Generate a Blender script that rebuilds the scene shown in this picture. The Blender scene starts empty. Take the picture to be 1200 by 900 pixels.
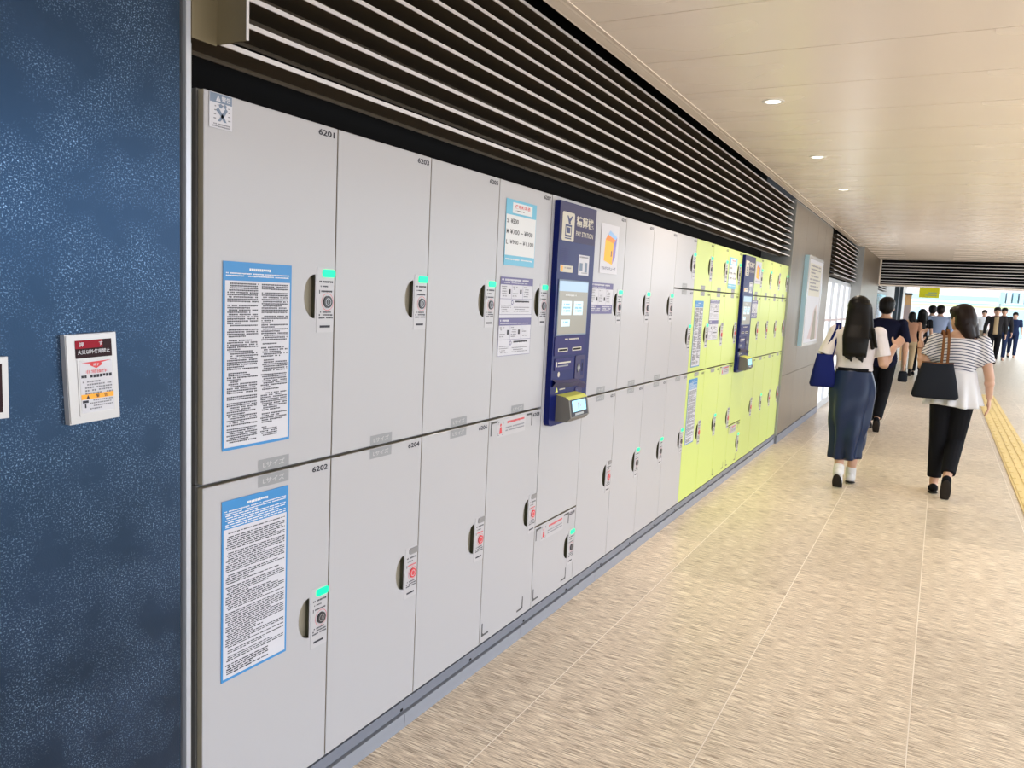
import bpy, math, random
from mathutils import Vector, Matrix
random.seed(7)
S = bpy.context.scene
COL = S.collection

# ------------------------------------------------------------------ camera
cam_d = bpy.data.cameras.new('camera'); cam = bpy.data.objects.new('camera', cam_d); COL.objects.link(cam)
R_ = Vector((0.48250645, -0.87454778, 0.04851504)); U_ = Vector((0.07914422, 0.09869426, 0.99196554)); F_ = Vector((0.87230942, 0.47479008, -0.11683602))
cam.matrix_world = Matrix(((R_.x, U_.x, -F_.x, 0.0), (R_.y, U_.y, -F_.y, -1.48046), (R_.z, U_.z, -F_.z, 1.5), (0, 0, 0, 1)))
cam_d.sensor_width = 36.0; cam_d.lens = 912.94 / 1200 * 36.0; cam_d.clip_start = 0.02; cam_d.clip_end = 300
S.camera = cam
# ------------------------------------------------------------------ world, exposure
W = bpy.data.worlds.new('world'); S.world = W; W.use_nodes = True
W.node_tree.nodes['Background'].inputs[0].default_value = (0.84, 0.92, 1.0, 1)
W.node_tree.nodes['Background'].inputs[1].default_value = 2.3
S.view_settings.view_transform = 'Standard'; S.view_settings.look = 'None'
S.view_settings.exposure = 0.80; S.view_settings.gamma = 1.0; S.view_settings.use_curve_mapping = False
LAMP_W = 46.0      # each ceiling downlight, watts
LAMP_COL = (1.0, 0.86, 0.70)

# ------------------------------------------------------------------ materials
MATS = {}
def mat(name, col, rough=0.5, metal=0.0, emit=0.0, ecol=None, coat=0.0, spec=0.5):
    m = bpy.data.materials.new(name); m.use_nodes = True
    b = m.node_tree.nodes['Principled BSDF']
    b.inputs['Base Color'].default_value = (*col, 1); b.inputs['Roughness'].default_value = rough
    b.inputs['Metallic'].default_value = metal; b.inputs['Specular IOR Level'].default_value = spec
    b.inputs['Coat Weight'].default_value = coat; b.inputs['Coat Roughness'].default_value = 0.12
    if emit:
        b.inputs['Emission Color'].default_value = (*(ecol or col), 1); b.inputs['Emission Strength'].default_value = emit
    MATS[name] = m
    return m
def nodes_of(m):
    nt = m.node_tree
    return nt, nt.nodes, nt.links, nt.nodes['Principled BSDF']
def noise_tint(m, c0, c1, scale=(8, 8, 8), detail=5, lo=0.35, hi=0.65, bump=0.0, bscale=None, rough=None, coord='Object'):
    nt, N, L, b = nodes_of(m)
    tc = N.new('ShaderNodeTexCoord'); mp = N.new('ShaderNodeMapping'); mp.inputs['Scale'].default_value = scale
    nz = N.new('ShaderNodeTexNoise'); nz.inputs['Scale'].default_value = 1.0; nz.inputs['Detail'].default_value = detail
    rp = N.new('ShaderNodeValToRGB'); rp.color_ramp.elements[0].position = lo; rp.color_ramp.elements[1].position = hi
    rp.color_ramp.elements[0].color = (*c0, 1); rp.color_ramp.elements[1].color = (*c1, 1)
    L.new(tc.outputs[coord], mp.inputs[0]); L.new(mp.outputs[0], nz.inputs['Vector']); L.new(nz.outputs['Fac'], rp.inputs[0])
    L.new(rp.outputs[0], b.inputs['Base Color'])
    if bump:
        bp = N.new('ShaderNodeBump'); bp.inputs['Strength'].default_value = bump; bp.inputs['Distance'].default_value = 0.002
        L.new(nz.outputs['Fac'], bp.inputs['Height']); L.new(bp.outputs[0], b.inputs['Normal'])
    if rough:
        mr = N.new('ShaderNodeMapRange'); mr.inputs[3].default_value = rough[0]; mr.inputs[4].default_value = rough[1]
        L.new(nz.outputs['Fac'], mr.inputs[0]); L.new(mr.outputs[0], b.inputs['Roughness'])
    return m

mat('door_white', (0.42, 0.413, 0.438), 0.38, coat=0.12)
mat('door_green', (0.54, 0.64, 0.16), 0.36, coat=0.12)
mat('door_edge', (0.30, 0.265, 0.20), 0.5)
mat('carcass', (0.15, 0.145, 0.14), 0.6)
mat('black', (0.012, 0.012, 0.013), 0.7, spec=0.15)
mat('ink', (0.018, 0.018, 0.03), 0.6)
mat('ink_grey', (0.20, 0.20, 0.23), 0.6)
mat('ink_red', (0.62, 0.05, 0.06), 0.6)
mat('ink_navy', (0.05, 0.06, 0.16), 0.55)
mat('paper', (0.58, 0.575, 0.63), 0.45)
mat('poster_blue', (0.03, 0.22, 0.52), 0.4)
mat('sky_blue', (0.12, 0.42, 0.60), 0.4)
mat('white_ink', (0.68, 0.69, 0.71), 0.5)
mat('slate_print', (0.16, 0.21, 0.30), 0.5)
mat('violet_print', (0.13, 0.12, 0.27), 0.5)
mat('tag_grey', (0.27, 0.275, 0.29), 0.5)
mat('label_white', (0.455, 0.445, 0.47), 0.3)
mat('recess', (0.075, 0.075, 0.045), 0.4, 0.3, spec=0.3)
mat('lamp_green', (0.0, 0.20, 0.07), 0.3, emit=1.0, ecol=(0.0, 0.85, 0.30), spec=0.2)
mat('lamp_off', (0.22, 0.215, 0.22), 0.3)
mat('lock_black', (0.02, 0.02, 0.025), 0.35)
mat('lock_chrome', (0.28, 0.28, 0.30), 0.3, 0.5)
mat('corner_mark', (0.06, 0.06, 0.065), 0.5)
mat('plinth', (0.16, 0.175, 0.22), 0.4)
mat('plinth_light', (0.25, 0.265, 0.31), 0.42)
mat('slat_bronze', (0.075, 0.056, 0.036), 0.5, 0.2)
mat('slat_nose', (0.62, 0.60, 0.62), 0.35, 0.15)
mat('alu', (0.50, 0.52, 0.58), 0.3, 0.35)
mat('alu_grey', (0.33, 0.34, 0.34), 0.4, 0.4)
mat('bracket_brown', (0.20, 0.165, 0.10), 0.42, 0.35)
mat('pay_navy', (0.005, 0.010, 0.10), 0.32, spec=0.14)
mat('pay_violet', (0.055, 0.050, 0.115), 0.45, spec=0.15)
mat('pay_panel', (0.035, 0.032, 0.13), 0.45, spec=0.12)
mat('cream_print', (0.58, 0.54, 0.45), 0.45)
mat('screen_tan', (0.10, 0.09, 0.07), 0.3, emit=0.20, ecol=(0.62, 0.57, 0.45))
mat('screen_sky', (0.1, 0.15, 0.2), 0.3, emit=0.32, ecol=(0.55, 0.75, 0.98))
mat('screen_card', (0.15, 0.2, 0.22), 0.3, emit=0.48, ecol=(0.72, 0.90, 1.0))
mat('reader_grey', (0.14, 0.13, 0.115), 0.45)
mat('reader_yellow', (0.60, 0.62, 0.10), 0.4)
mat('reader_lcd', (0.2, 0.6, 0.8), 0.2, emit=0.55, ecol=(0.25, 0.70, 1.0))
mat('cube_orange', (0.93, 0.44, 0.01), 0.45)
mat('cube_deep', (0.85, 0.25, 0.03), 0.45)
mat('cube_violet', (0.22, 0.18, 0.50), 0.45)
mat('cube_blue', (0.30, 0.50, 0.80), 0.45)
mat('plate_frame', (0.46, 0.45, 0.46), 0.28, 0.45)
mat('plate_dark', (0.018, 0.002, 0.005), 0.3, spec=0.15)
mat('plate_red', (0.26, 0.006, 0.02), 0.4, spec=0.15)
mat('orange_print', (0.90, 0.38, 0.03), 0.45)
mat('frame_cyan', (0.45, 0.68, 0.80), 0.3, 0.3)
mat('glass_white', (0.85, 0.87, 0.90), 0.12, coat=0.4)
mat('mullion', (0.55, 0.57, 0.60), 0.35, 0.4)
mat('steel_dark', (0.05, 0.065, 0.08), 0.3, 0.5)
mat('yellow_sign', (0.85, 0.78, 0.01), 0.4)
mat('far_white', (0.60, 0.61, 0.62), 0.5)
mat('far_cyan', (0.26, 0.46, 0.52), 0.5)
mat('far_pink', (0.54, 0.42, 0.42), 0.5)
mat('far_lime', (0.44, 0.52, 0.24), 0.5)
mat('far_grey', (0.34, 0.44, 0.50), 0.5)
mat('tactile', (0.74, 0.55, 0.22), 0.5)
mat('lamp_trim', (0.85, 0.83, 0.80), 0.3)
mat('lamp_glow', (1, 0.95, 0.86), 0.3, emit=1.5, ecol=(1.0, 0.93, 0.82))
mat('grout', (0.92, 0.84, 0.74), 0.6)
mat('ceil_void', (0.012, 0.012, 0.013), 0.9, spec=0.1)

# dark mineral-flecked slab of the near pillar
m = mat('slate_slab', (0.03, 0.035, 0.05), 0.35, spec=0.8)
MATS['slate_slab'].node_tree.nodes['Principled BSDF'].inputs['Specular Tint'].default_value = (0.20, 0.50, 1.0, 1)  # blue daylight reflection put into the slab's own specular tint
nt, N, L, b = nodes_of(m)
tc = N.new('ShaderNodeTexCoord')
big = N.new('ShaderNodeTexNoise'); big.inputs['Scale'].default_value = 3.2; big.inputs['Detail'].default_value = 7; big.inputs['Roughness'].default_value = 0.62
fl = N.new('ShaderNodeTexNoise'); fl.inputs['Scale'].default_value = 300; fl.inputs['Detail'].default_value = 2
md = N.new('ShaderNodeTexNoise'); md.inputs['Scale'].default_value = 9; md.inputs['Detail'].default_value = 4
for n_ in (big, fl, md): L.new(tc.outputs['Object'], n_.inputs['Vector'])
r1 = N.new('ShaderNodeValToRGB'); r1.color_ramp.elements[0].position = 0.34; r1.color_ramp.elements[1].position = 0.70
r1.color_ramp.elements[0].color = (0.010, 0.009, 0.011, 1); r1.color_ramp.elements[1].color = (0.018, 0.022, 0.038, 1)
L.new(big.outputs['Fac'], r1.inputs[0])
r2 = N.new('ShaderNodeValToRGB'); r2.color_ramp.elements[0].position = 0.56; r2.color_ramp.elements[1].position = 0.70
L.new(fl.outputs['Fac'], r2.inputs[0])
r3 = N.new('ShaderNodeValToRGB'); r3.color_ramp.elements[0].position = 0.40; r3.color_ramp.elements[1].position = 0.66
L.new(md.outputs['Fac'], r3.inputs[0])
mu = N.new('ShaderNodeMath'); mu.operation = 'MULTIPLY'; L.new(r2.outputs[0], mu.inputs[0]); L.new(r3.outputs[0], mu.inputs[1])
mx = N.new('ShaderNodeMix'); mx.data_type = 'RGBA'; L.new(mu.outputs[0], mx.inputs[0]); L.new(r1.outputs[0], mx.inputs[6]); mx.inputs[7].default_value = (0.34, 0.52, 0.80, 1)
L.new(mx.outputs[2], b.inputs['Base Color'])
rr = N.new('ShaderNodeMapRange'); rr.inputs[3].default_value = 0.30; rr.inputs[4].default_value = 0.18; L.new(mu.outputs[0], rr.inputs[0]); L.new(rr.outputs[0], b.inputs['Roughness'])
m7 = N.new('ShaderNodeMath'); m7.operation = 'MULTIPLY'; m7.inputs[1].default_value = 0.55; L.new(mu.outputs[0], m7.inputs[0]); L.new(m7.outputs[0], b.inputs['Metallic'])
bp = N.new('ShaderNodeBump'); bp.inputs['Strength'].default_value = 0.25; bp.inputs['Distance'].default_value = 0.001; L.new(fl.outputs['Fac'], bp.inputs['Height']); L.new(bp.outputs[0], b.inputs['Normal'])

# brown-grey brushed panels of the far pillars
m = mat('pillar_panel', (0.30, 0.26, 0.21), 0.30, 0.25)
noise_tint(m, (0.14, 0.108, 0.075), (0.215, 0.172, 0.122), (14, 14, 0.8), 4, 0.3, 0.7, rough=(0.26, 0.38))

# floor stone: fine streaks running across the passage
def floor_stone(name, gain):
    m = mat(name, (0.5, 0.42, 0.32), 0.4)
    nt, N, L, b = nodes_of(m)
    geo = N.new('ShaderNodeNewGeometry'); oi = N.new('ShaderNodeObjectInfo')
    mp = N.new('ShaderNodeMapping'); mp.inputs['Scale'].default_value = (230, 11, 1)
    sh = N.new('ShaderNodeCombineXYZ'); mm = N.new('ShaderNodeMath'); mm.operation = 'MULTIPLY'; mm.inputs[1].default_value = 37.0
    L.new(oi.outputs['Random'], mm.inputs[0]); L.new(mm.outputs[0], sh.inputs[1])
    ad = N.new('ShaderNodeVectorMath'); ad.operation = 'ADD'; L.new(geo.outputs['Position'], ad.inputs[0]); L.new(sh.outputs[0], ad.inputs[1])
    L.new(ad.outputs[0], mp.inputs[0])
    nz = N.new('ShaderNodeTexNoise'); nz.inputs['Scale'].default_value = 1; nz.inputs['Detail'].default_value = 5; nz.inputs['Roughness'].default_value = 0.65
    L.new(mp.outputs[0], nz.inputs['Vector'])
    rp = N.new('ShaderNodeValToRGB'); e = rp.color_ramp.elements
    e[0].position = 0.38; e[0].color = (0.27 * gain, 0.205 * gain, 0.145 * gain, 1); e[1].position = 0.63; e[1].color = (0.94 * gain, 0.83 * gain, 0.67 * gain, 1)
    k = e.new(0.50); k.color = (0.63 * gain, 0.51 * gain, 0.385 * gain, 1)
    L.new(nz.outputs['Fac'], rp.inputs[0])
    hv = N.new('ShaderNodeHueSaturation'); mr = N.new('ShaderNodeMapRange'); mr.inputs[3].default_value = 0.90; mr.inputs[4].default_value = 1.08
    L.new(oi.outputs['Random'], mr.inputs[0]); L.new(mr.outputs[0], hv.inputs['Value']); L.new(rp.outputs[0], hv.inputs['Color'])
    L.new(hv.outputs[0], b.inputs['Base Color'])
    r2 = N.new('ShaderNodeMapRange'); r2.inputs[3].default_value = 0.40; r2.inputs[4].default_value = 0.26; L.new(nz.outputs['Fac'], r2.inputs[0]); L.new(r2.outputs[0], b.inputs['Roughness'])
    bp = N.new('ShaderNodeBump'); bp.inputs['Strength'].default_value = 0.15; bp.inputs['Distance'].default_value = 0.001
    L.new(nz.outputs['Fac'], bp.inputs['Height']); L.new(bp.outputs[0], b.inputs['Normal'])
    return m
floor_stone('floor_tile', 1.0)
# far floor: same stone with its joints drawn by the material, too far off to pick tiles apart
m = floor_stone('floor_far', 1.0)
# ceiling: cream satin metal panels
m = mat('ceiling_panel', (0.86, 0.78, 0.69), 0.26, 0.0)
noise_tint(m, (0.93, 0.83, 0.745), (0.96, 0.865, 0.78), (0.7, 3.0, 1), 2, 0.3, 0.7, rough=(0.22, 0.32), coord='Generated')

# ------------------------------------------------------------------ mesh helpers
TXT = {}
def text_mesh(body, bold=0.0):
    key = (body, bold)
    if key not in TXT:
        cu = bpy.data.curves.new('t', 'FONT'); cu.body = body; cu.size = 1.0; cu.resolution_u = 2; cu.offset = bold
        ob = bpy.data.objects.new('t', cu); COL.objects.link(ob)
        me = bpy.data.meshes.new_from_object(ob.evaluated_get(bpy.context.evaluated_depsgraph_get()))
        vs = [(v.co.x, v.co.y) for v in me.vertices]; fs = [tuple(p.vertices) for p in me.polygons]
        bpy.data.objects.remove(ob); bpy.data.curves.remove(cu); bpy.data.meshes.remove(me)
        TXT[key] = (vs, fs)
    return TXT[key]

class MB:
    def __init__(s): s.v = []; s.f = []; s.m = []
    def add(s, vs, fs, mi=0):
        o = len(s.v); s.v += [tuple(p) for p in vs]
        for f in fs: s.f.append(tuple(i + o for i in f)); s.m.append(mi)
    def box(s, x0, x1, y0, y1, z0, z1, mi=0):
        vs = [(x, y, z) for z in (z0, z1) for y in (y0, y1) for x in (x0, x1)]
        s.add(vs, [(0, 2, 3, 1), (4, 5, 7, 6), (0, 1, 5, 4), (2, 6, 7, 3), (0, 4, 6, 2), (1, 3, 7, 5)], mi); return s
    def rect(s, x0, x1, z0, z1, y=0.0, mi=0):          # faces -Y
        s.add([(x0, y, z0), (x1, y, z0), (x1, y, z1), (x0, y, z1)], [(0, 1, 2, 3)], mi); return s
    def poly(s, pts, y=0.0, mi=0):                       # xz outline, counter-clockwise seen from -Y
        s.add([(p[0], y, p[1]) for p in pts], [tuple(range(len(pts)))], mi); return s
    def prism(s, pts, y0, y1, mi=0, cap_mi=None):        # xz outline extruded from y0 (front) to y1
        n = len(pts); vs = [(p[0], y0, p[1]) for p in pts] + [(p[0], y1, p[1]) for p in pts]
        s.add(vs, [tuple(range(n))], mi if cap_mi is None else cap_mi)
        s.add(vs, [tuple(range(2 * n - 1, n - 1, -1))] + [(i, i + n, (i + 1) % n + n, (i + 1) % n) for i in range(n)], mi); return s
    def disc(s, cx, cz, rx, rz, y=0.0, mi=0, n=20):
        return s.poly([(cx + rx * math.cos(2 * math.pi * i / n), cz + rz * math.sin(2 * math.pi * i / n)) for i in range(n)], y, mi)
    def ring(s, cx, cz, r0, r1, y=0.0, mi=0, n=24):
        for i in range(n):
            a, b_ = 2 * math.pi * i / n, 2 * math.pi * (i + 1) / n
            s.add([(cx + r0 * math.cos(a), y, cz + r0 * math.sin(a)), (cx + r1 * math.cos(a), y, cz + r1 * math.sin(a)), (cx + r1 * math.cos(b_), y, cz + r1 * math.sin(b_)), (cx + r0 * math.cos(b_), y, cz + r0 * math.sin(b_))], [(0, 1, 2, 3)], mi)
        return s
    def text(s, body, cx, cz, h, y=0.0, mi=0, w=None, bold=0.012):   # centred at cx, cz; cap height h; width w if given
        vs, fs = text_mesh(body, bold)
        if not vs: return s
        xs = [p[0] for p in vs]; zs = [p[1] for p in vs]
        x0, x1, z0, z1 = min(xs), max(xs), min(zs), max(zs)
        kz = h / max(1e-6, z1 - z0); kx = kz if w is None else w / max(1e-6, x1 - x0)
        s.add([(cx + (p[0] - (x0 + x1) / 2) * kx, y, cz + (p[1] - (z0 + z1) / 2) * kz) for p in vs], fs, mi); return s
    def glyphs(s, x0, x1, z1, z0, pitch, gw, y=0.0, mi=0, seed=0, words=False, para=0.15, fill=0.62):   # lines of illegible small print
        rd = random.Random(seed); z = z1
        full = True
        while z > z0 + pitch * 0.5:
            if rd.random() < para:
                z -= pitch * 0.9; full = rd.random() < 0.4
            ind = gw * rd.choice((0, 0, 1, 2)) ; end = x0 + (x1 - x0) * (1.0 if rd.random() < 0.7 else rd.uniform(0.35, 0.95))
            x = x0 + ind
            while x < end - gw * 0.5:
                k = gw * (rd.uniform(2.0, 6.0) if words else rd.uniform(0.75, 0.95))
                k = min(k, end - x)
                if words or rd.random() < 0.94:
                    hh = pitch * fill * rd.uniform(0.75, 1.0)
                    s.rect(x, x + k, z - hh, z, y, mi)
                x += k + gw * (0.7 if words else 0.22)
            z -= pitch
        return s
    def rev(s, prof, n=24, cx=0, cy=0, mi=0):             # lathe round z: prof = [(r, z)]
        vs = []; fs = []
        for r, z in prof:
            for i in range(n): vs.append((cx + r * math.cos(2 * math.pi * i / n), cy + r * math.sin(2 * math.pi * i / n), z))
        for j in range(len(prof) - 1):
            for i in range(n): fs.append((j * n + i, j * n + (i + 1) % n, (j + 1) * n + (i + 1) % n, (j + 1) * n + i))
        s.add(vs, fs, mi); return s
    def loft(s, rings, cap=True, mi=0):
        n = len(rings[0]); vs = [p for r in rings for p in r]; fs = []
        for j in range(len(rings) - 1):
            for i in range(n): fs.append((j * n + i, j * n + (i + 1) % n, (j + 1) * n + (i + 1) % n, (j + 1) * n + i))
        if cap: fs.append(tuple(range(n - 1, -1, -1))); fs.append(tuple(range((len(rings) - 1) * n, len(rings) * n)))
        s.add(vs, fs, mi); return s
    def cone(s, p0, p1, r0, r1, n=14, mi=0, caps=0.5):    # limb: tapered, with rounded ends
        p0, p1 = Vector(p0), Vector(p1); d = (p1 - p0); ln = d.length
        if ln < 1e-6: return s
        d /= ln; a = d.orthogonal().normalized(); c = d.cross(a)
        prof = []
        if caps: prof += [(-r0 * caps, r0 * 0.25), (-r0 * caps * 0.75, r0 * 0.66), (-r0 * caps * 0.4, r0 * 0.9)]
        prof += [(0, r0), (ln, r1)]
        if caps: prof += [(ln + r1 * caps * 0.4, r1 * 0.9), (ln + r1 * caps * 0.75, r1 * 0.66), (ln + r1 * caps, r1 * 0.25)]
        rings = [[p0 + d * t + (a * math.cos(2 * math.pi * i / n) + c * math.sin(2 * math.pi * i / n)) * r for i in range(n)] for t, r in prof]
        return s.loft(rings, True, mi)
    def chain(s, pts, rs, n=14, mi=0):
        for i in range(len(pts) - 1): s.cone(pts[i], pts[i + 1], rs[i], rs[i + 1], n, mi, 0.9)
        return s
    def ell(s, c, r, rot=None, nu=16, nv=10, mi=0):
        c = Vector(c); rings = []
        for j in range(1, nv):
            t = math.pi * j / nv; ring = []
            for i in range(nu):
                a = 2 * math.pi * i / nu
                p = Vector((r[0] * math.sin(t) * math.cos(a), r[1] * math.sin(t) * math.sin(a), -r[2] * math.cos(t)))
                ring.append(c + (rot @ p if rot else p))
            rings.append(ring)
        return s.loft(rings, True, mi)
    def tube(s, pts, r, n=8, mi=0):
        pts = [Vector(p) for p in pts]; rings = []
        for i, p in enumerate(pts):
            d = (pts[min(i + 1, len(pts) - 1)] - pts[max(i - 1, 0)]).normalized()
            a = d.orthogonal().normalized() if i == 0 else (a - d * a.dot(d)).normalized()
            c = d.cross(a); rings.append([p + (a * math.cos(2 * math.pi * k / n) + c * math.sin(2 * math.pi * k / n)) * r for k in range(n)])
        return s.loft(rings, True, mi)
    def mesh(s, name, mats, smooth=False):
        me = bpy.data.meshes.new(name); me.from_pydata(s.v, [], s.f)
        for k in (mats if isinstance(mats, (list, tuple)) else [mats]): me.materials.append(MATS[k])
        me.polygons.foreach_set('material_index', s.m)
        if smooth: me.polygons.foreach_set('use_smooth', [True] * len(s.f))
        me.update(); return me
    def build(s, name, mats, parent=None, loc=(0, 0, 0), smooth=False):
        return link(name, s.mesh(name, mats, smooth), parent, loc)
def link(name, me, parent=None, loc=(0, 0, 0)):
    o = bpy.data.objects.new(name, me); COL.objects.link(o); o.parent = parent; o.location = loc; return o
def thing(name, label, cat, loc=(0, 0, 0), rz=0.0, group=None):
    o = bpy.data.objects.new(name, None); COL.objects.link(o); o.empty_display_size = 0.1
    o.location = loc; o.rotation_euler = (0, 0, rz); o['label'] = label; o['category'] = cat
    if group: o['group'] = group
    return o
def tag(o, label, cat, group=None):
    o['label'] = label; o['category'] = cat
    if group: o['group'] = group
    return o
def struct(o, label=None):
    o['kind'] = 'structure'
    if label: o['label'] = label
    return o
for t_ in ['Lサイズ', '精算機', 'PAY STATION', '警告', '押す', '火災以外使用禁止', 'マルチエキューブ', '使用料金表', 'S', 'M', 'L', '¥500', '¥700', '~', '¥900', '¥1,100'] + [str(6200 + i) for i in range(1, 44)]:
    text_mesh(t_, 0.012)

# ------------------------------------------------------------------ measures of the locker wall (metres; wall runs along +X, faces -Y)
X0, CW = 1.2255, 0.44253
ZB, ZM, ZT, ZS = 0.10, 1.0107, 1.919, 1.575
NC = 17
XE = X0 + NC * CW
CEIL = 2.60
def cx_(i): return X0 + i * CW

# ------------------------------------------------------------------ setting: floor
fl = MB().box(-14, 62, -16, 0.6, -0.30, -0.0009).build('floor', 'grout'); struct(fl, 'streaked beige stone floor with pale joints')
TX, TY = 0.857, 0.6115
tile_me = MB().box(0.002, TX - 0.002, 0.002, TY - 0.002, -0.0008, 0.0).mesh('tile', 'floor_tile')
YS = -0.2975
n_t = 0
for r in range(5):
    ya = YS - TY * (r + 1)
    for c in range(19):
        xa = 3.7145 + TX * (c - 4) + (0 if r % 2 else TX * 0.5)
        link('tile', tile_me, fl, (xa, ya, 0)); n_t += 1
xa0, xa1 = 3.7145 - 4 * TX, 3.7145 + 15.5 * TX
strip_me = MB().box(0.002, TX - 0.002, 0.002, 0.297, -0.0008, 0.0).mesh('tile', 'floor_tile')
for c in range(19): link('tile', strip_me, fl, (3.7145 + TX * (c - 4) + 0.2, YS, 0))
g = MB()
g.box(3.7145 + 15 * TX, 62, YS - 5 * TY, 0.0, -0.0008, -0.0005)       # far stretch, joints not resolvable
g.box(-14, 62, -4.3, YS - 5 * TY, -0.0008, -0.0005)
g.box(-14, 3.7145 - 4 * TX, YS - 5 * TY, 0.0, -0.0008, -0.0005)
o = g.build('paving', 'floor_far', fl)
MB().box(-30, 62, -50, -4.3, -0.10, -0.0005).build('outdoor_paving', 'floor_far', fl)
# yellow tactile paving: two rows of ridged plates
def tactile_plate(L_, W_):
    b_ = MB().box(0.002, L_ - 0.002, 0.002, W_ - 0.002, -0.004, 0.003)
    for k in range(4):
        y = W_ * (k + 0.5) / 4
        b_.box(0.015, L_ - 0.015, y - 0.017, y + 0.017, 0.003, 0.0075)
    return b_.mesh('tactile_plate', 'tactile')
tp = tactile_plate(0.3, 0.3)
tac = thing('tactile_paving', 'yellow ridged tactile guide path laid along the passage floor', 'tactile paving', (0, 0, 0.004))
for k in range(36): link('tactile_plate', tp, tac, (3.4 + 0.3 * k, -2.475, 0))
for k in range(10): link('tactile_plate', tp, tac, (14.2 + 0.3 * k, -2.475 - 0.0, 0))

# ------------------------------------------------------------------ setting: near pillar wall, jamb
wl = MB().box(-14, 1.165, 0.0, 0.5, 0, 2.62).build('wall_left', 'slate_slab'); struct(wl, 'dark slate slab cladding with pale mineral flecks, blue daylight reflection put into its tint')
jb = MB()
jb.box(1.165, 1.178, 0.02, 0.5, 0, 2.62, 0)
jb.box(1.178, 1.190, -0.004, 0.5, 0, 2.62, 1)
jb.box(1.190, 1.203, 0.010, 0.5, 0, 2.005, 2)
struct(jb.build('trim_1', ['black', 'alu', 'alu_grey']), 'aluminium edge strip between slate slab and lockers')
# back wall behind lockers and louvre
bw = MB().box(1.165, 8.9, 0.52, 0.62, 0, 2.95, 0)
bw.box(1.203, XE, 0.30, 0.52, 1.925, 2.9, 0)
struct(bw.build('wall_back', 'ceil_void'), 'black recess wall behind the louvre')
# ceiling panels
ce = MB().box(-14, 19.25, -4.2, 0.62, 2.9, 2.98).build('ceiling', 'ceil_void'); struct(ce, 'cream satin metal panel ceiling')
PW = 0.594
pan = MB().box(0.003, PW - 0.003, -4.2, -0.128, 0, 0.022).mesh('ceiling_panel', 'ceiling_panel')
for k in range(-28, 27): link('ceiling_panel', pan, ce, (3.038 + PW * k, 0, CEIL))
tr = MB().box(-14, 19.08, -0.125, -0.040, CEIL + 0.002, CEIL + 0.30).box(-14, 19.08, -0.131, -0.125, CEIL - 0.003, CEIL + 0.02)
struct(tr.build('trim_2', 'ceiling_panel'), 'cream metal edge trim where ceiling meets louvre')

# ------------------------------------------------------------------ louvre above the lockers
def louvre(name, label, x0, x1, y, z0, n, pitch, joints, depth=0.10):
    t = thing(name, label, 'louver', (x0, y, z0))
    xs = [x0] + [j for j in joints if x0 < j < x1] + [x1]
    for i in range(n):
        off = 0.0
        for a, b_ in zip(xs[:-1], xs[1:]):
            mb = MB(); w = b_ - a - 0.002
            mb.box(0, w, 0.004, depth, 0.0, 0.009, 0)
            mb.box(0, w, 0.0, 0.004, -0.001, 0.010, 1)
            mb.box(0, w, depth, depth + 0.003, -0.010, 0.009, 2)
            mb.build('slat', ['slat_bronze', 'slat_nose', 'slat_bronze'], t, (a - x0 + 0.001, 0, i * pitch))
    return t
SP = 0.0612
lv = louvre('louver', 'long dark bronze horizontal slat louvre above the row of lockers', 1.205, XE - 0.005, 0.0, 2.0205, 10, SP, [2.92, 4.62, 6.30, 7.9])
# brown cover plate and fin at its near end
br = thing('end_bracket', 'brown metal end cover folded over the near end of the louvre', 'bracket', (1.19, 0, 2.012))
MB().box(0.001, 0.067, -0.006, -0.001, 0, CEIL - 2.012 + 0.002).build('cover_plate', 'bracket_brown', br)
MB().box(0.067, 0.071, -0.098, -0.001, 0.003, CEIL - 2.012 - 0.002).build('fin', 'bracket_brown', br)
MB().box(0.066, 0.072, -0.101, -0.098, 0.003, CEIL - 2.012 - 0.002).build('edge_trim', 'slat_nose', br)

# ------------------------------------------------------------------ lockers
LABY = -0.0006
def door_mesh(w, h, hz, mats):
    """slab with a D-shaped grip opening; local origin at lower left front corner"""
    g = 0.0022; x0, x1, z0, z1, th = g, w - g, 0.0045, h - 0.0045, 0.019
    hx0, hx1 = w - 0.121, w - 0.078; hz0, hz1 = hz - 0.059, hz + 0.059
    b_ = MB(); c = 0.0015
    def fr(a, b2, c2, d2): b_.rect(a, b2, c2, d2, 0.0, 0)
    fr(x0 + c, hx0, z0 + c, z1 - c); fr(hx1, x1 - c, z0 + c, z1 - c); fr(hx0, hx1, z0 + c, hz0); fr(hx0, hx1, hz1, z1 - c)
    n = 16; arc = []
    for i in range(n + 1):
        a = math.pi / 2 + math.pi * i / n
        arc.append((hx1 + (hx1 - hx0) * math.cos(a), hz + 0.059 * math.sin(a)))
    for i in range(n):
        p, q = arc[i], arc[i + 1]
        b_.add([(hx0, 0, p[1]), (hx0, 0, q[1]), (q[0], 0, q[1]), (p[0], 0, p[1])], [(0, 1, 2, 3)], 0)
    # chamfer and edges
    o_ = [(x0, z0), (x1, z0), (x1, z1), (x0, z1)]; i_ = [(x0 + c, z0 + c), (x1 - c, z0 + c), (x1 - c, z1 - c), (x0 + c, z1 - c)]
    for k in range(4):
        p, q, r, s_ = o_[k], o_[(k + 1) % 4], i_[(k + 1) % 4], i_[k]
        b_.add([(p[0], c, p[1]), (q[0], c, q[1]), (r[0], 0, r[1]), (s_[0], 0, s_[1])], [(0, 1, 2, 3)], 0)
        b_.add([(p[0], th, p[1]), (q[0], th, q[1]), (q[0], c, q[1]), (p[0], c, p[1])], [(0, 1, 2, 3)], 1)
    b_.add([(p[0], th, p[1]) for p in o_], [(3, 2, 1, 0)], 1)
    return b_.mesh('door', mats), arc, (hx0, hx1, hz0, hz1)
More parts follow.
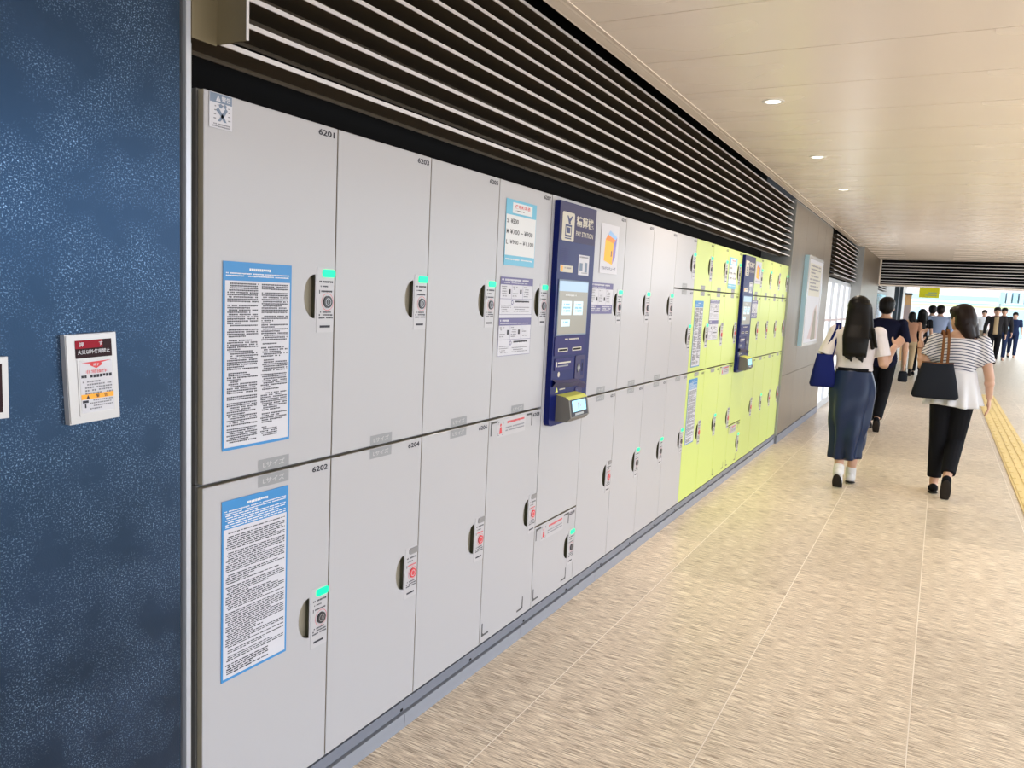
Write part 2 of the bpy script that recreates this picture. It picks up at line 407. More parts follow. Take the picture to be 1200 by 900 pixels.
def recess_mesh(arc, hx1, door_mat):
    b_ = MB(); n = len(arc) - 1; d = 0.030; cxm = sum(p[0] for p in arc) / len(arc)
    for i in range(n):
        p, q = arc[i], arc[i + 1]
        def inn(t, k): return (t[0] + (hx1 - t[0]) * k, t[1])
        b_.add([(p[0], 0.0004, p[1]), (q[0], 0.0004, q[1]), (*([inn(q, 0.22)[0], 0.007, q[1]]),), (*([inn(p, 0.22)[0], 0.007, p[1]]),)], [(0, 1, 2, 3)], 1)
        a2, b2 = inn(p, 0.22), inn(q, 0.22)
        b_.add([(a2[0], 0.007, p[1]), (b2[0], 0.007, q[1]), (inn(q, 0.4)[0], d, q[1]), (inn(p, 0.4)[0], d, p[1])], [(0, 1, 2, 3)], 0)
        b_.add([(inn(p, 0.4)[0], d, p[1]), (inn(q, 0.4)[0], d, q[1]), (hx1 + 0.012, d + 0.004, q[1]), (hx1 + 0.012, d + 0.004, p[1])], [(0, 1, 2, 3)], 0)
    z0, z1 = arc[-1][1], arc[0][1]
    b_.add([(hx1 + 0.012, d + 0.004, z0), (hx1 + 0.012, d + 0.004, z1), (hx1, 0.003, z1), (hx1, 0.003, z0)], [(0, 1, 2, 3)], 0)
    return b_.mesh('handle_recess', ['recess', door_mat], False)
CACHE = {}
def lock_parts(w, hz, free, parent, big):
    """label strip with lamp, key ring and fine print; hz = height of grip centre"""
    lx0, lx1 = w - 0.072, w - 0.005
    top, bot = hz + 0.078, hz - 0.097
    key = ('ll', w, hz)
    if key not in CACHE:
        b_ = MB().box(lx0, lx1, -0.0012, -0.0001, bot, top, 0); CACHE[key] = b_.mesh('lock_label', 'label_white')
        b_ = MB(); y = -0.0015
        b_.glyphs(lx0 + 0.008, lx1 - 0.006, hz + 0.043, hz + 0.033, 0.009, 0.005, y, 0, 3)
        b_.glyphs(lx0 + 0.013, lx1 - 0.006, hz + 0.030, hz + 0.022, 0.007, 0.004, y, 0, 4)
        b_.glyphs(lx0 + 0.008, lx1 - 0.004, hz - 0.040, hz - 0.060, 0.0075, 0.0045, y, 0, 5, para=0)
        b_.rect(lx0 + 0.012, lx1 - 0.014, hz - 0.084, hz - 0.078, y, 0)
        for f in (False, True):
            c2 = MB(); c2.v = list(b_.v); c2.f = list(b_.f); c2.m = list(b_.m)
            c2.rect(lx0 + 0.008, lx0 + 0.011, hz + 0.008, hz + 0.018, y, 0)
            c2.glyphs(lx0 + 0.016, lx1 - 0.006, hz + 0.017, hz + 0.008, 0.008, 0.004, y, 1 if f else 0, 6)
            c2.ring(lx0 + 0.041, hz - 0.014, 0.0225, 0.0238, y, 1, 20)
            CACHE[('lp', w, hz, f)] = c2.mesh('label_print', ['ink', 'ink_red'])
        CACHE[('lamp', w, hz, True)] = MB().prism([(lx0 + 0.044 + 0.018 * sx + 0.006 * math.cos(a), hz + 0.0635 + 0.0045 * sz + 0.006 * math.sin(a)) for sx, sz, a0 in ((1, -1, -90), (1, 1, 0), (-1, 1, 90), (-1, -1, 180)) for a in (math.radians(a0), math.radians(a0 + 45), math.radians(a0 + 90))], -0.0038, -0.0012).mesh('status_lamp', 'lamp_green')
        me = CACHE[('lamp', w, hz, True)].copy(); me.materials.clear(); me.materials.append(MATS['lamp_off']); CACHE[('lamp', w, hz, False)] = me
        for f in (True, False):
            k = MB(); cx, cz = lx0 + 0.041, hz - 0.014
            cir = lambda r: [(cx + r * math.cos(2 * math.pi * i / 20), cz + r * math.sin(2 * math.pi * i / 20)) for i in range(20)]
            k.prism(cir(0.0165), -0.0050, -0.0012, 0); k.ring(cx, cz, 0.0085, 0.0108, -0.0053, 1, 20)
            k.rect(cx - 0.001, cx + 0.001, cz - 0.005, cz + 0.005, -0.0054, 2)
            CACHE[('ring', w, hz, f)] = k.mesh('key_ring', ['lock_black' if f else 'ink_red', 'lock_chrome' if f else 'label_white', 'lock_chrome' if f else 'ink_red'])
    ll = link('lock_label', CACHE[key], parent)
    return [ll, link('label_print', CACHE[('lp', w, hz, not free)], parent), link('status_lamp', CACHE[('lamp', w, hz, free)], parent), link('key_ring', CACHE[('ring', w, hz, free)], parent)]
def corner_marks(w, h):
    k, t, y = 0.055, 0.008, -0.0008; m_ = 0.012; out = []
    xr = w - 0.082
    for (cx, cz, sx, sz) in ((m_, m_ + 0.02, 1, 1), (xr, m_ + 0.02, -1, 1), (m_, h - m_, 1, -1), (xr, h - m_, -1, -1)):
        pts = [(0, 0), (k, 0), (k, t), (t * 1.8, t), (t, t * 1.8), (t, k), (0, k)]
        pts = [(cx + sx * p[0], cz + sz * p[1]) for p in pts]
        out.append(MB().poly(pts if sx * sz > 0 else pts[::-1], y).mesh('corner_mark', 'corner_mark'))
    return out
def red_notice(w, h):
    b_ = MB(); y = -0.0008; a = 0.062
    z = h - 0.012
    b_.rect(a, a + 0.235, z - 0.068, z, y, 0)
    y -= 0.0004; ix = a + 0.028
    for sx in (-1, 1):
        for sz in (-1, 1):
            x2 = ix + sx * 0.02; z2 = z - 0.034 + sz * 0.026
            xa, xb = sorted((x2, x2 - sx * 0.008)); b_.rect(xa, xb, z2 - 0.0015, z2 + 0.0015, y, 2)
            za, zb = sorted((z2, z2 - sz * 0.010)); b_.rect(x2 - 0.0015, x2 + 0.0015, za, zb, y, 2)
    b_.disc(ix, z - 0.020, 0.006, 0.006, y, 1, 12); b_.poly([(ix - 0.011, z - 0.055), (ix + 0.011, z - 0.055), (ix + 0.006, z - 0.028), (ix - 0.006, z - 0.028)], y, 1)
    b_.glyphs(a + 0.062, a + 0.225, z - 0.010, z - 0.024, 0.012, 0.009, y, 1, 11, para=0, fill=0.85)
    b_.glyphs(a + 0.062, a + 0.225, z - 0.033, z - 0.060, 0.012, 0.006, y, 2, 12, para=0, fill=0.5)
    return b_.mesh('notice_print', ['label_white', 'ink_red', 'ink_grey'])
def size_tag(w, z):
    b_ = MB().rect(w * 0.385, w * 0.625, z, z + 0.030, -0.0008, 0)
    b_.text('Lサイズ', w * 0.505, z + 0.015, 0.015, -0.0012, 1, w=0.075)
    return b_.mesh('size_tag', ['tag_grey', 'label_white'])
num = [0]
def locker(col, z0, z1, hz, number, free, white, label, group, small=False, tagpos=None, marks=False, body_side=True):
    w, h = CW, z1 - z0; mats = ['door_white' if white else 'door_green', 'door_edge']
    t = thing('locker', label, 'locker', (cx_(col), 0, z0), 0, group)
    k = ('b', h)
    if k not in CACHE: CACHE[k] = MB().box(0.001, w - 0.001, 0.024, 0.50, 0.001, h - 0.001).mesh('body', 'carcass')
    link('body', CACHE[k], t)
    k = ('d', h, hz - z0, white)
    if k not in CACHE:
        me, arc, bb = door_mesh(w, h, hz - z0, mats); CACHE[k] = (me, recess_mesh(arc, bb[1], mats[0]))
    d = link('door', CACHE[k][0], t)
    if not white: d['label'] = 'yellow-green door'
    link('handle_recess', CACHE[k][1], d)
    lock_parts(w, hz - z0, free, d, True)
    nb = MB().text(str(number), w - 0.046, h - 0.024, 0.016, -0.0006, 0, w=0.062, bold=0.03)
    nb.build('number', 'ink', d)
    if tagpos:
        k = ('s', h, tagpos)
        if k not in CACHE: CACHE[k] = size_tag(w, 0.006 if tagpos == 'low' else h - 0.036)
        link('size_tag', CACHE[k], d)
    if marks:
        k = ('m', h)
        if k not in CACHE: CACHE[k] = (corner_marks(w, h), red_notice(w, h))
        [link('corner_mark', q, d) for q in CACHE[k][0]]; link('notice_print', CACHE[k][1], d)
    return t
HU, HL, HT, HM = 1.463, 0.560, 1.745, 1.268
GU, GL = 'white two-tier locker compartments', 'yellow-green locker compartments'
up_free = {c: True for c in range(17)}
NAMES = {0: 6201, 1: 6203, 2: 6205, 3: 6207}
desc = {(0, 'u'): 'white locker 6201 behind the blue notice of dense Japanese text',
        (0, 'l'): 'white locker 6202 with green lamp behind the blue notice of slanted lines',
        (1, 'u'): 'white upper locker 6203, bare door next to the Japanese notice', (1, 'l'): 'white lower locker numbered 6204 with red key ring and unlit lamp',
        (2, 'u'): 'white upper locker 6205, bare door next to the price list', (2, 'l'): 'white lower locker 6206, red key ring, next to the corner-marked door',
        (3, 'u'): 'white locker 6207 carrying the light blue price list', (3, 'l'): 'white locker 6208 with red notice and black corner marks, occupied'}
for c in range(4):
    locker(c, ZM, ZT, HU, NAMES[c], True, True, desc[(c, 'u')], GU, tagpos='low')
    locker(c, ZB, ZM, HL, NAMES[c] + 1, c == 0, True, desc[(c, 'l')], GU, tagpos=None if c == 3 else 'high', marks=(c == 3))
ORD = ['first', 'second', 'third', 'fourth', 'fifth']
n_ = 6210
for c in (5, 6, 7):
    what = ORD[c - 5] + ' column beyond the first pay station'
    locker(c, ZM, ZT, HU, n_, True, True, 'white upper locker with green lamp, ' + what, GU, tagpos='low')
    locker(c, ZB, ZM, HL, n_ + 1, c != 5, True, 'white lower locker with %s, ' % ('red ring and unlit lamp' if c == 5 else 'green lamp') + what, GU, tagpos='high'); n_ += 2
low_free = {8: 1, 9: 0, 10: 1, 11: 0, 13: 0, 14: 1, 15: 0, 16: 0}
top_free = {8: 1, 9: 1, 10: 1, 11: 1, 13: 1, 14: 1, 15: 0, 16: 1}
mid_free = {8: 1, 9: 1, 10: 0, 11: 0, 13: 0, 14: 0, 15: 0, 16: 0}
for c in (8, 9, 10, 11, 13, 14, 15, 16):
    wh = c == 8; col_ = 'white' if wh else 'yellow-green'
    if c == 8: what = 'in the white column bordering the green bank'
    elif c < 12: what = 'in the %s green column before the second pay station' % {9: 'third', 10: 'second', 11: 'first'}[c]
    else: what = 'in the %s green column beyond the second pay station' % ORD[c - 13]
    gr = GU if wh else GL
    locker(c, ZS, ZT, HT, n_, bool(top_free[c]), wh, '%s top-row locker %s' % (col_, what), gr, tagpos='low')
    locker(c, ZM, ZS, HM, n_ + 1, bool(mid_free[c]), wh, '%s middle-row locker %s' % (col_, what), gr, tagpos='high', marks=False)
    locker(c, ZB, ZM, HL, n_ + 2, bool(low_free[c]), wh, '%s bottom-row locker %s' % (col_, what), gr, tagpos=None if c == 11 else 'high', marks=(c == 11)); n_ += 3
ZSM = 0.476
locker(4, ZB, ZSM, 0.291, 6209, True, True, 'small white low locker below the first pay station, with corner marks', GU, marks=True)
locker(12, ZB, ZSM, 0.291, n_, True, False, 'small yellow-green low locker below the second pay station', GL, marks=True)

# ------------------------------------------------------------------ pay stations
def rrect(x0, x1, z0, z1, r, n=5, corners='1111'):
    pts = []
    for (cx, cz, a0, on) in ((x1 - r, z0 + r, -90, corners[1]), (x1 - r, z1 - r, 0, corners[2]), (x0 + r, z1 - r, 90, corners[3]), (x0 + r, z0 + r, 180, corners[0])):
        if on == '1': pts += [(cx + r * math.cos(math.radians(a0 + 90 * i / n)), cz + r * math.sin(math.radians(a0 + 90 * i / n))) for i in range(n + 1)]
        else: pts.append((cx + r * math.cos(math.radians(a0 + 45)) * 1.41421, cz + r * math.sin(math.radians(a0 + 45)) * 1.41421))
    return pts
def pay_station(col, white, label):
    xo = cx_(col); t = thing('pay_station', label, 'pay station', (xo, 0, ZSM))
    base = 'door_white' if white else 'door_green'; w = CW; zo = -ZSM
    def B(): return MB()
    def fin(mb, name, mats, par):
        mb.v = [(p[0], p[1], p[2] + zo) for p in mb.v]; return mb.build(name, mats, par)
    fin(B().box(0.001, w - 0.001, 0.024, 0.50, ZSM + 0.002, ZT), 'cabinet', 'carcass', t)
    fin(B().box(0.0022, w - 0.0022, 0.0, 0.022, ZSM + 0.0045, ZT - 0.0045), 'front_panel', base, t)
    yb = -0.026
    body = fin(B().prism(rrect(0.026, 0.420, 0.925, 1.897, 0.028, corners='1100'), yb, -0.0002), 'terminal', 'pay_navy', t)
    y1 = yb - 0.0008
    hd = fin(B().rect(0.028, 0.418, 1.732, 1.895, y1, 0), 'header', 'pay_violet', t)
    # icon tile: hand over a terminal
    ic = B(); ic.prism(rrect(0.052, 0.176, 1.732, 1.854, 0.010), y1 - 0.001, y1, 0)
    y2 = y1 - 0.0016
    ic.poly([(0.098, 1.838), (0.105, 1.842), (0.122, 1.826), (0.146, 1.842), (0.152, 1.836), (0.132, 1.816), (0.135, 1.806), (0.115, 1.806), (0.110, 1.818)][::-1], y2, 1)
    ic.rect(0.082, 0.148, 1.750, 1.802, y2, 1); ic.rect(0.090, 0.140, 1.758, 1.794, y2 - 0.0003, 0); ic.rect(0.098, 0.132, 1.766, 1.790, y2 - 0.0006, 1)
    ic.rect(0.082, 0.148, 1.741, 1.746, y2, 1)
    fin(ic, 'icon', ['cream_print', 'ink_navy'], hd)
    tx = B().text('精算機', 0.293, 1.826, 0.046, y1 - 0.0006, 0, w=0.190, bold=0.02); tx.text('PAY STATION', 0.293, 1.772, 0.022, y1 - 0.0006, 0, w=0.190, bold=0.012)
    fin(tx, 'lettering', 'cream_print', hd)
    # speaker hatching, stickers
    hs = B()
    for k in range(8):
        for q in (0, 1): hs.rect(0.052 + q * 0.045, 0.090 + q * 0.045, 1.700 - k * 0.0085, 1.703 - k * 0.0085, y1, 0)
    fin(hs, 'speaker_slots', 'pay_panel', t)
    st = B().rect(0.055, 0.185, 1.598, 1.628, y1, 0); st.rect(0.064, 0.083, 1.602, 1.624, y1 - 0.0003, 1); st.glyphs(0.092, 0.178, 1.620, 1.606, 0.012, 0.008, y1 - 0.0003, 2, 5, para=0)
    fin(st, 'sticker', ['cream_print', 'orange_print', 'ink_grey'], t)
    st = B().rect(0.244, 0.362, 1.592, 1.682, y1, 0); st.glyphs(0.254, 0.352, 1.676, 1.658, 0.012, 0.01, y1 - 0.0003, 1, 6, para=0); st.rect(0.256, 0.290, 1.612, 1.646, y1 - 0.0003, 2); st.rect(0.314, 0.342, 1.606, 1.650, y1 - 0.0003, 2); st.glyphs(0.262, 0.35, 1.604, 1.598, 0.007, 0.01, y1 - 0.0003, 1, 8)
    fin(st, 'sticker', ['paper', 'ink_grey', 'slate_print'], t)
    # touch screen
    sc = fin(B().prism(rrect(0.048, 0.366, 1.322, 1.566, 0.004), y1 - 0.003, y1), 'screen_bezel', 'slate_print', t)
    ys = y1 - 0.0034
    ui = B().rect(0.054, 0.360, 1.328, 1.516, ys, 0); ui.rect(0.054, 0.360, 1.516, 1.560, ys, 1)
    ui.rect(0.088, 0.188, 1.412, 1.474, ys - 0.0004, 2); ui.rect(0.212, 0.312, 1.412, 1.474, ys - 0.0004, 2); ui.rect(0.088, 0.178, 1.362, 1.392, ys - 0.0004, 2)
    ui.glyphs(0.12, 0.30, 1.502, 1.490, 0.011, 0.009, ys - 0.0004, 3, 4, para=0)
    for xx in (0.100, 0.224): ui.glyphs(xx, xx + 0.075, 1.462, 1.420, 0.014, 0.008, ys - 0.0007, 4, 5, para=0)
    ui.glyphs(0.100, 0.165, 1.384, 1.370, 0.012, 0.008, ys - 0.0007, 4, 5, para=0)
    fin(ui, 'screen', ['screen_tan', 'screen_sky', 'screen_card', 'white_ink', 'sky_blue'], sc)
    # lower control panel
    pn = fin(B().prism(rrect(0.040, 0.356, 1.234, 1.318, 0.006), y1 - 0.0025, y1), 'card_panel', 'pay_panel', t)
    y3 = y1 - 0.0029
    q = B()
    q.glyphs(0.13, 0.29, 1.308, 1.296, 0.012, 0.010, y3, 1, 9, para=0)
    for xa in (0.075, 0.225): q.rect(xa, xa + 0.10, 1.250, 1.266, y3, 1); q.rect(xa + 0.008, xa + 0.092, 1.254, 1.262, y3 - 0.0003, 0)
    fin(q, 'card_slots', ['black', 'cream_print'], pn)
    q = fin(B().prism(rrect(0.050, 0.245, 1.168, 1.222, 0.006), y1 - 0.0025, y1), 'receipt_panel', 'pay_panel', t)
    fin(B().rect(0.062, 0.072, 1.185, 1.207, y3, 0).rect(0.08, 0.215, 1.198, 1.205, y3, 0).rect(0.08, 0.19, 1.184, 1.190, y3, 1), 'receipt_print', ['cream_print', 'tag_grey'], q)
    q = fin(B().prism(rrect(0.268, 0.372, 1.115, 1.225, 0.006), y1 - 0.0025, y1), 'coin_panel', 'pay_violet', t)
    fin(B().prism([(0.285, 1.168), (0.300, 1.148), (0.318, 1.168), (0.300, 1.190)][::-1][::-1], y3 - 0.004, y3, 0).rect(0.330, 0.362, 1.13, 1.205, y3, 1).rect(0.342, 0.350, 1.15, 1.19, y3 - 0.0003, 2), 'coin_lever', ['tag_grey', 'pay_navy', 'black'], q)
    # tray hood (curved brow) with warning triangle
    br_ = B(); pts = [(0.040 + 0.34 * i / 12, 1.120 - 0.012 * math.sin(i / 12 * 3.0) - (0.03 * max(0, i / 12 - 0.72) / 0.28)) for i in range(13)]
    for i in range(12):
        p, r = pts[i], pts[i + 1]
        br_.add([(p[0], y1 - 0.002, p[1] - 0.022), (r[0], y1 - 0.002, r[1] - 0.022), (r[0], y1 - 0.016, r[1]), (p[0], y1 - 0.016, p[1])], [(0, 1, 2, 3)], 0)
        br_.add([(p[0], y1 - 0.016, p[1]), (r[0], y1 - 0.016, r[1]), (r[0], y1, r[1] + 0.012), (p[0], y1, p[1] + 0.012)], [(0, 1, 2, 3)], 0)
    fin(br_, 'tray_hood', 'pay_violet', t)
    q = B().poly([(0.075, 1.072), (0.103, 1.072), (0.089, 1.096)], y1, 0); q.glyphs(0.118, 0.175, 1.095, 1.076, 0.010, 0.009, y1, 1, 3, para=0); q.disc(0.10, 1.150, 0.011, 0.012, y1 - 0.0002, 1, 12)
    fin(q, 'warning_print', ['reader_yellow', 'cream_print'], t)
    fin(B().prism(rrect(0.285, 0.360, 0.985, 1.078, 0.008), y1 - 0.002, y1, 0).prism(rrect(0.295, 0.315, 0.995, 1.068, 0.004), y1 - 0.0024, y1 - 0.002, 1), 'coin_return', ['pay_violet', 'ink_navy'], t)
    # contactless reader standing out of the front
    rd = B(); xs0, xs1, zr0, zr1 = 0.088, 0.290, 0.944, 1.055; yd = y1 - 0.075
    prof = [(y1, zr0), (y1 - 0.055, zr0), (yd, zr0 + 0.02), (y1 - 0.062, zr1 - 0.012), (y1 - 0.045, zr1), (y1, zr1 + 0.006)]
    n = len(prof); vs = [(xs0, p[0], p[1]) for p in prof] + [(xs1, p[0], p[1]) for p in prof]
    for i in range(n):
        j = (i + 1) % n; rd.add([vs[i], vs[j], vs[n + j], vs[n + i]], [(3, 2, 1, 0)], 1 if i in (3, 4) else 0)
    rd.add(vs[:n], [tuple(range(n))], 0); rd.add(vs[n:], [tuple(range(n - 1, -1, -1))], 0)
    r_ = fin(rd, 'card_reader', ['reader_grey', 'reader_yellow'], t)
    def on_face(u0, u1, v0, v1, lift):                   # patch on the sloped reader face
        a, b_ = Vector((0, yd, zr0 + 0.02)), Vector((0, y1 - 0.062, zr1 - 0.012)); nn = Vector((0, -1, 0.18)).normalized() * lift
        P = lambda u, v: Vector((xs0 + (xs1 - xs0) * u, 0, 0)) + a + (b_ - a) * v + nn
        return [P(u0, v0), P(u1, v0), P(u1, v1), P(u0, v1)]
    q = B(); q.add(on_face(0.06, 0.94, 0.05, 0.98, 0.0008), [(0, 1, 2, 3)], 1); q.add(on_face(0.14, 0.86, 0.30, 0.92, 0.0014), [(0, 1, 2, 3)], 0); q.add(on_face(0.25, 0.7, 0.10, 0.22, 0.0014), [(0, 1, 2, 3)], 2)
    q.add(on_face(0.42, 0.50, 0.42, 0.8, 0.0018), [(0, 1, 2, 3)], 2); q.add(on_face(0.55, 0.60, 0.5, 0.7, 0.0018), [(0, 1, 2, 3)], 2)
    fin(q, 'reader_display', ['reader_lcd', 'ink', 'alu_grey'], r_)
    q = B().rect(0.300, 0.372, 0.968, 1.008, y1, 0); q.rect(0.304, 0.368, 0.996, 1.005, y1 - 0.0004, 1); q.rect(0.335, 0.372, 0.940, 0.968, y1, 0); q.glyphs(0.306, 0.366, 0.990, 0.972, 0.009, 0.008, y1 - 0.0004, 2, 5, para=0)
    fin(q, 'sticker', ['paper', 'ink_red', 'ink_grey'], t)
    return t
pay_station(4, True, 'navy pay station set in the white lockers beside the price list')
pay_station(12, False, 'navy pay station set in the yellow-green lockers')

# ------------------------------------------------------------------ notices on the lockers
def notice(name, label, cat, x0, x1, z0, z1, mats, fn, group=None):
    t = thing(name, label, cat, (x0, -0.0018, z0), 0, group)
    b_ = MB().box(0, x1 - x0, -0.0006, 0.0006, 0, z1 - z0, 0); b_.build('sheet', mats[0], t)
    p = MB(); fn(p, x1 - x0, z1 - z0, -0.0010)
    p.build('print', mats, t); return t
def jp_poster(dense):
    def fn(p, w, h, y):
        hh = 0.045
        p.rect(0.0055, w - 0.006, 0.007, h - hh, y, 1)
        p.glyphs(w * 0.36, w * 0.68, h - 0.014, h - 0.021, 0.007, 0.006, y, 2, 2, para=0, fill=0.9)
        p.glyphs(0.008, w - 0.008, h - 0.026, h - 0.040, 0.0058, 0.004, y, 2, 3, para=0, fill=0.55)
        if dense:
            p.glyphs(0.012, w * 0.49, h - hh - 0.005, 0.016, 0.0053, 0.0042, y - 0.0003, 3, 21, fill=0.68)
            p.glyphs(w * 0.54, w - 0.012, h - hh - 0.005, 0.055, 0.0053, 0.0042, y - 0.0003, 3, 22, fill=0.68)
            p.glyphs(w * 0.54, w * 0.80, 0.045, 0.016, 0.0053, 0.0042, y - 0.0003, 3, 23, para=0.1)
        else:
            p.glyphs(0.012, w - 0.012, h - hh - 0.032, 0.05, 0.0052, 0.0035, y - 0.0003, 3, 31, words=True, fill=0.55)
            p.glyphs(0.012, w * 0.7, 0.042, 0.012, 0.0058, 0.0035, y - 0.0003, 3, 32, words=True, para=0)
            p.rect(0.0055, w - 0.006, h - hh - 0.027, h - hh + 0.001, y - 0.0002, 0)
            p.glyphs(0.010, w - 0.010, h - hh + 0.008, h - hh - 0.024, 0.0058, 0.0035, y - 0.0004, 2, 33, words=True, para=0, fill=0.5)
    return fn
PM = ['poster_blue', 'paper', 'white_ink', 'ink']
notice('notice_poster', 'blue-bordered notice of dense Japanese text on locker 6201', 'poster', 1.281, 1.5, 1.087, 1.5405, PM, jp_poster(True))
notice('notice_poster', 'blue-bordered notice in ruled foreign lines on locker 6202', 'poster', 1.281, 1.5, 0.499, 0.9625, PM, jp_poster(False))
notice('notice_poster', 'blue-bordered notice of dense Japanese text on a yellow-green locker', 'poster', 5.266, 5.475, 1.045, 1.504, PM, jp_poster(True))
notice('notice_poster', 'blue-bordered notice in ruled foreign lines on a yellow-green locker', 'poster', 5.258, 5.47, 0.501, 0.962, PM, jp_poster(False))
def caution(p, w, h, y):
    p.rect(0.001, w - 0.001, h - 0.021, h - 0.001, y, 1)
    p.poly([(0.017, h - 0.018), (0.031, h - 0.018), (0.024, h - 0.004)], y - 0.0003, 0)
    p.text('警告', 0.046, h - 0.011, 0.012, y - 0.0003, 0, w=0.026)
    p.text('!', 0.024, h - 0.013, 0.008, y - 0.0006, 1)
    p.glyphs(0.022, w - 0.018, h - 0.024, h - 0.029, 0.005, 0.004, y, 2, 1, para=0)
    c = w / 2 + 0.003                                     # figure with limbs caught
    for pts in ([(c - 0.010, 0.046), (c + 0.004, 0.030), (c + 0.013, 0.016), (c + 0.005, 0.016), (c - 0.004, 0.028), (c - 0.018, 0.040)],
                [(c + 0.010, 0.048), (c - 0.002, 0.030), (c - 0.012, 0.016), (c - 0.005, 0.016), (c + 0.006, 0.028), (c + 0.016, 0.043)]):
        p.poly(pts[::-1], y, 1)
    p.disc(c - 0.004, 0.050, 0.005, 0.005, y - 0.0002, 1, 12); p.disc(c + 0.008, 0.051, 0.0045, 0.0045, y - 0.0002, 1, 12)
    for s_ in (-1, 1):
        for k in range(4): p.rect(*sorted((c + s_ * 0.017, c + s_ * (0.024 - 0.001 * k))), 0.020 + k * 0.009, 0.0225 + k * 0.009, y, 2)
    p.glyphs(0.008, w - 0.006, 0.011, 0.003, 0.005, 0.003, y, 2, 9, para=0)
notice('caution_sticker', 'small white caution sticker with slate header on locker 6201', 'sticker', 1.2405, 1.3045, 1.836, 1.913, ['paper', 'slate_print', 'ink_grey'], caution)
def price(p, w, h, y):
    p.rect(0.003, w - 0.003, 0.038, h - 0.058, y, 1)
    p.rect(w * 0.20, w * 0.85, h - 0.050, h - 0.010, y, 1)
    p.text('使用料金表', w * 0.525, h - 0.024, 0.016, y - 0.0003, 2, w=0.125); p.glyphs(w * 0.30, w * 0.75, h - 0.038, h - 0.046, 0.006, 0.005, y - 0.0003, 3, 4, para=0)
    for k, (a, b_) in enumerate((('S', '¥500'), ('M', '¥700 ~ ¥900'), ('L', '¥900 ~ ¥1,100'))):
        z = h - 0.081 - k * 0.040
        p.text(a, 0.016, z, 0.017, y - 0.0003, 3, w=0.014)
        wd = (0.062, 0.185, 0.195)[k]; p.text(b_, 0.038 + wd / 2, z, 0.019, y - 0.0003, 3, w=wd)
    p.glyphs(0.010, w - 0.012, 0.026, 0.012, 0.010, 0.008, y, 1, 6, para=0)
PR = ['sky_blue', 'white_ink', 'ink_red', 'ink']
notice('price_poster', 'light blue price list with three locker rates on locker 6207', 'poster', 2.604, 2.853, 1.603, 1.852, PR, price)
notice('price_poster', 'light blue price list on the yellow-green locker by second pay station', 'poster', 6.13, 6.385, 1.61, 1.852, PR, price)
def instr(two, hd):
    def fn(p, w, h, y):
        blocks = [(h * 0.525, h), (0.0, h * 0.485)] if two else [(0.0, h)]
        for bi, (a, b_) in enumerate(blocks):
            H = b_ - a; p.rect(0, w, b_ - H * 0.20, b_, y, 1)
            if not two: p.rect(0, w, a, a + H * 0.28, y, 1)
            p.glyphs(0.010, w * (0.85 if bi == 0 else 0.45), b_ - 0.007, b_ - 0.018, 0.010, 0.008, y - 0.0003, 0, 3 + bi, para=0, fill=0.8)
            p.glyphs(0.010, w * 0.9, b_ - H * 0.14, b_ - H * 0.19, 0.005, 0.005, y - 0.0003, 0, 5 + bi, para=0)
            t_ = 0.0014
            for xx in (0, w - t_): p.rect(xx, xx + t_, a, b_, y - 0.0003, 1)
            for zz in (a, a + H * (0.42 if two else 0.28)): p.rect(0, w, zz, zz + t_, y - 0.0003, 1)
            lo = a + H * 0.42 if two else a + H * 0.28
            for xx in (w * 0.34, w * 0.68): p.rect(xx, xx + t_, lo, b_ - H * 0.2, y - 0.0003, 1)
            for k in range(3):
                xx = w * (0.02 + 0.34 * k); p.glyphs(xx + 0.004, xx + w * 0.17, b_ - H * 0.24, lo + 0.006, 0.009, 0.005, y - 0.0003, 2, 40 + k + bi, para=0.1, fill=0.45)
                if k < 2: p.rect(xx + w * 0.23, xx + w * 0.285, lo + H * 0.14, lo + H * 0.26, y - 0.0003, 3)
            if two:
                p.ring(w * 0.37, a + H * 0.33, 0.006, 0.009, y - 0.0003, 1, 14)
                p.glyphs(w * 0.46, w * 0.9, a + H * 0.38, a + H * 0.30, 0.009, 0.007, y - 0.0003, 3, 55, para=0, fill=0.8)
                p.glyphs(w * 0.04, w * 0.34, a + H * 0.26, a + 0.006, 0.008, 0.005, y - 0.0003, 2, 56, fill=0.4)
                p.glyphs(w * 0.42, w * 0.92, a + H * 0.26, a + 0.006, 0.008, 0.005, y - 0.0003, 2, 57, fill=0.4)
            else:
                p.glyphs(0.010, w * 0.45, a + H * 0.25, a + 0.008, 0.010, 0.007, y - 0.0003, 0, 61, para=0, fill=0.7); p.glyphs(w * 0.52, w * 0.95, a + H * 0.25, a + 0.008, 0.010, 0.007, y - 0.0003, 0, 62, para=0, fill=0.7)
    return fn
IM = ['paper', 'violet_print', 'ink_grey', 'ink']
IP = ['paper', 'violet_print', 'ink_grey', 'ink']
notice('instruction_poster', 'boxed instruction sheet with violet headers on locker 6207', 'poster', 2.586, 2.852, 1.2525, 1.5575, IM, instr(True, 0))
notice('instruction_poster', 'boxed instruction sheet with violet headers on a yellow-green locker', 'poster', 5.65, 5.922, 1.223, 1.52, IP, instr(True, 0))
notice('instruction_poster', 'short violet instruction sheet next to the first pay station', 'poster', 3.456, 3.738, 1.416, 1.567, IP, instr(False, 0))
notice('instruction_poster', 'short violet instruction sheet next to the second pay station', 'poster', 7.03, 7.30, 1.374, 1.533, IP, instr(False, 0))
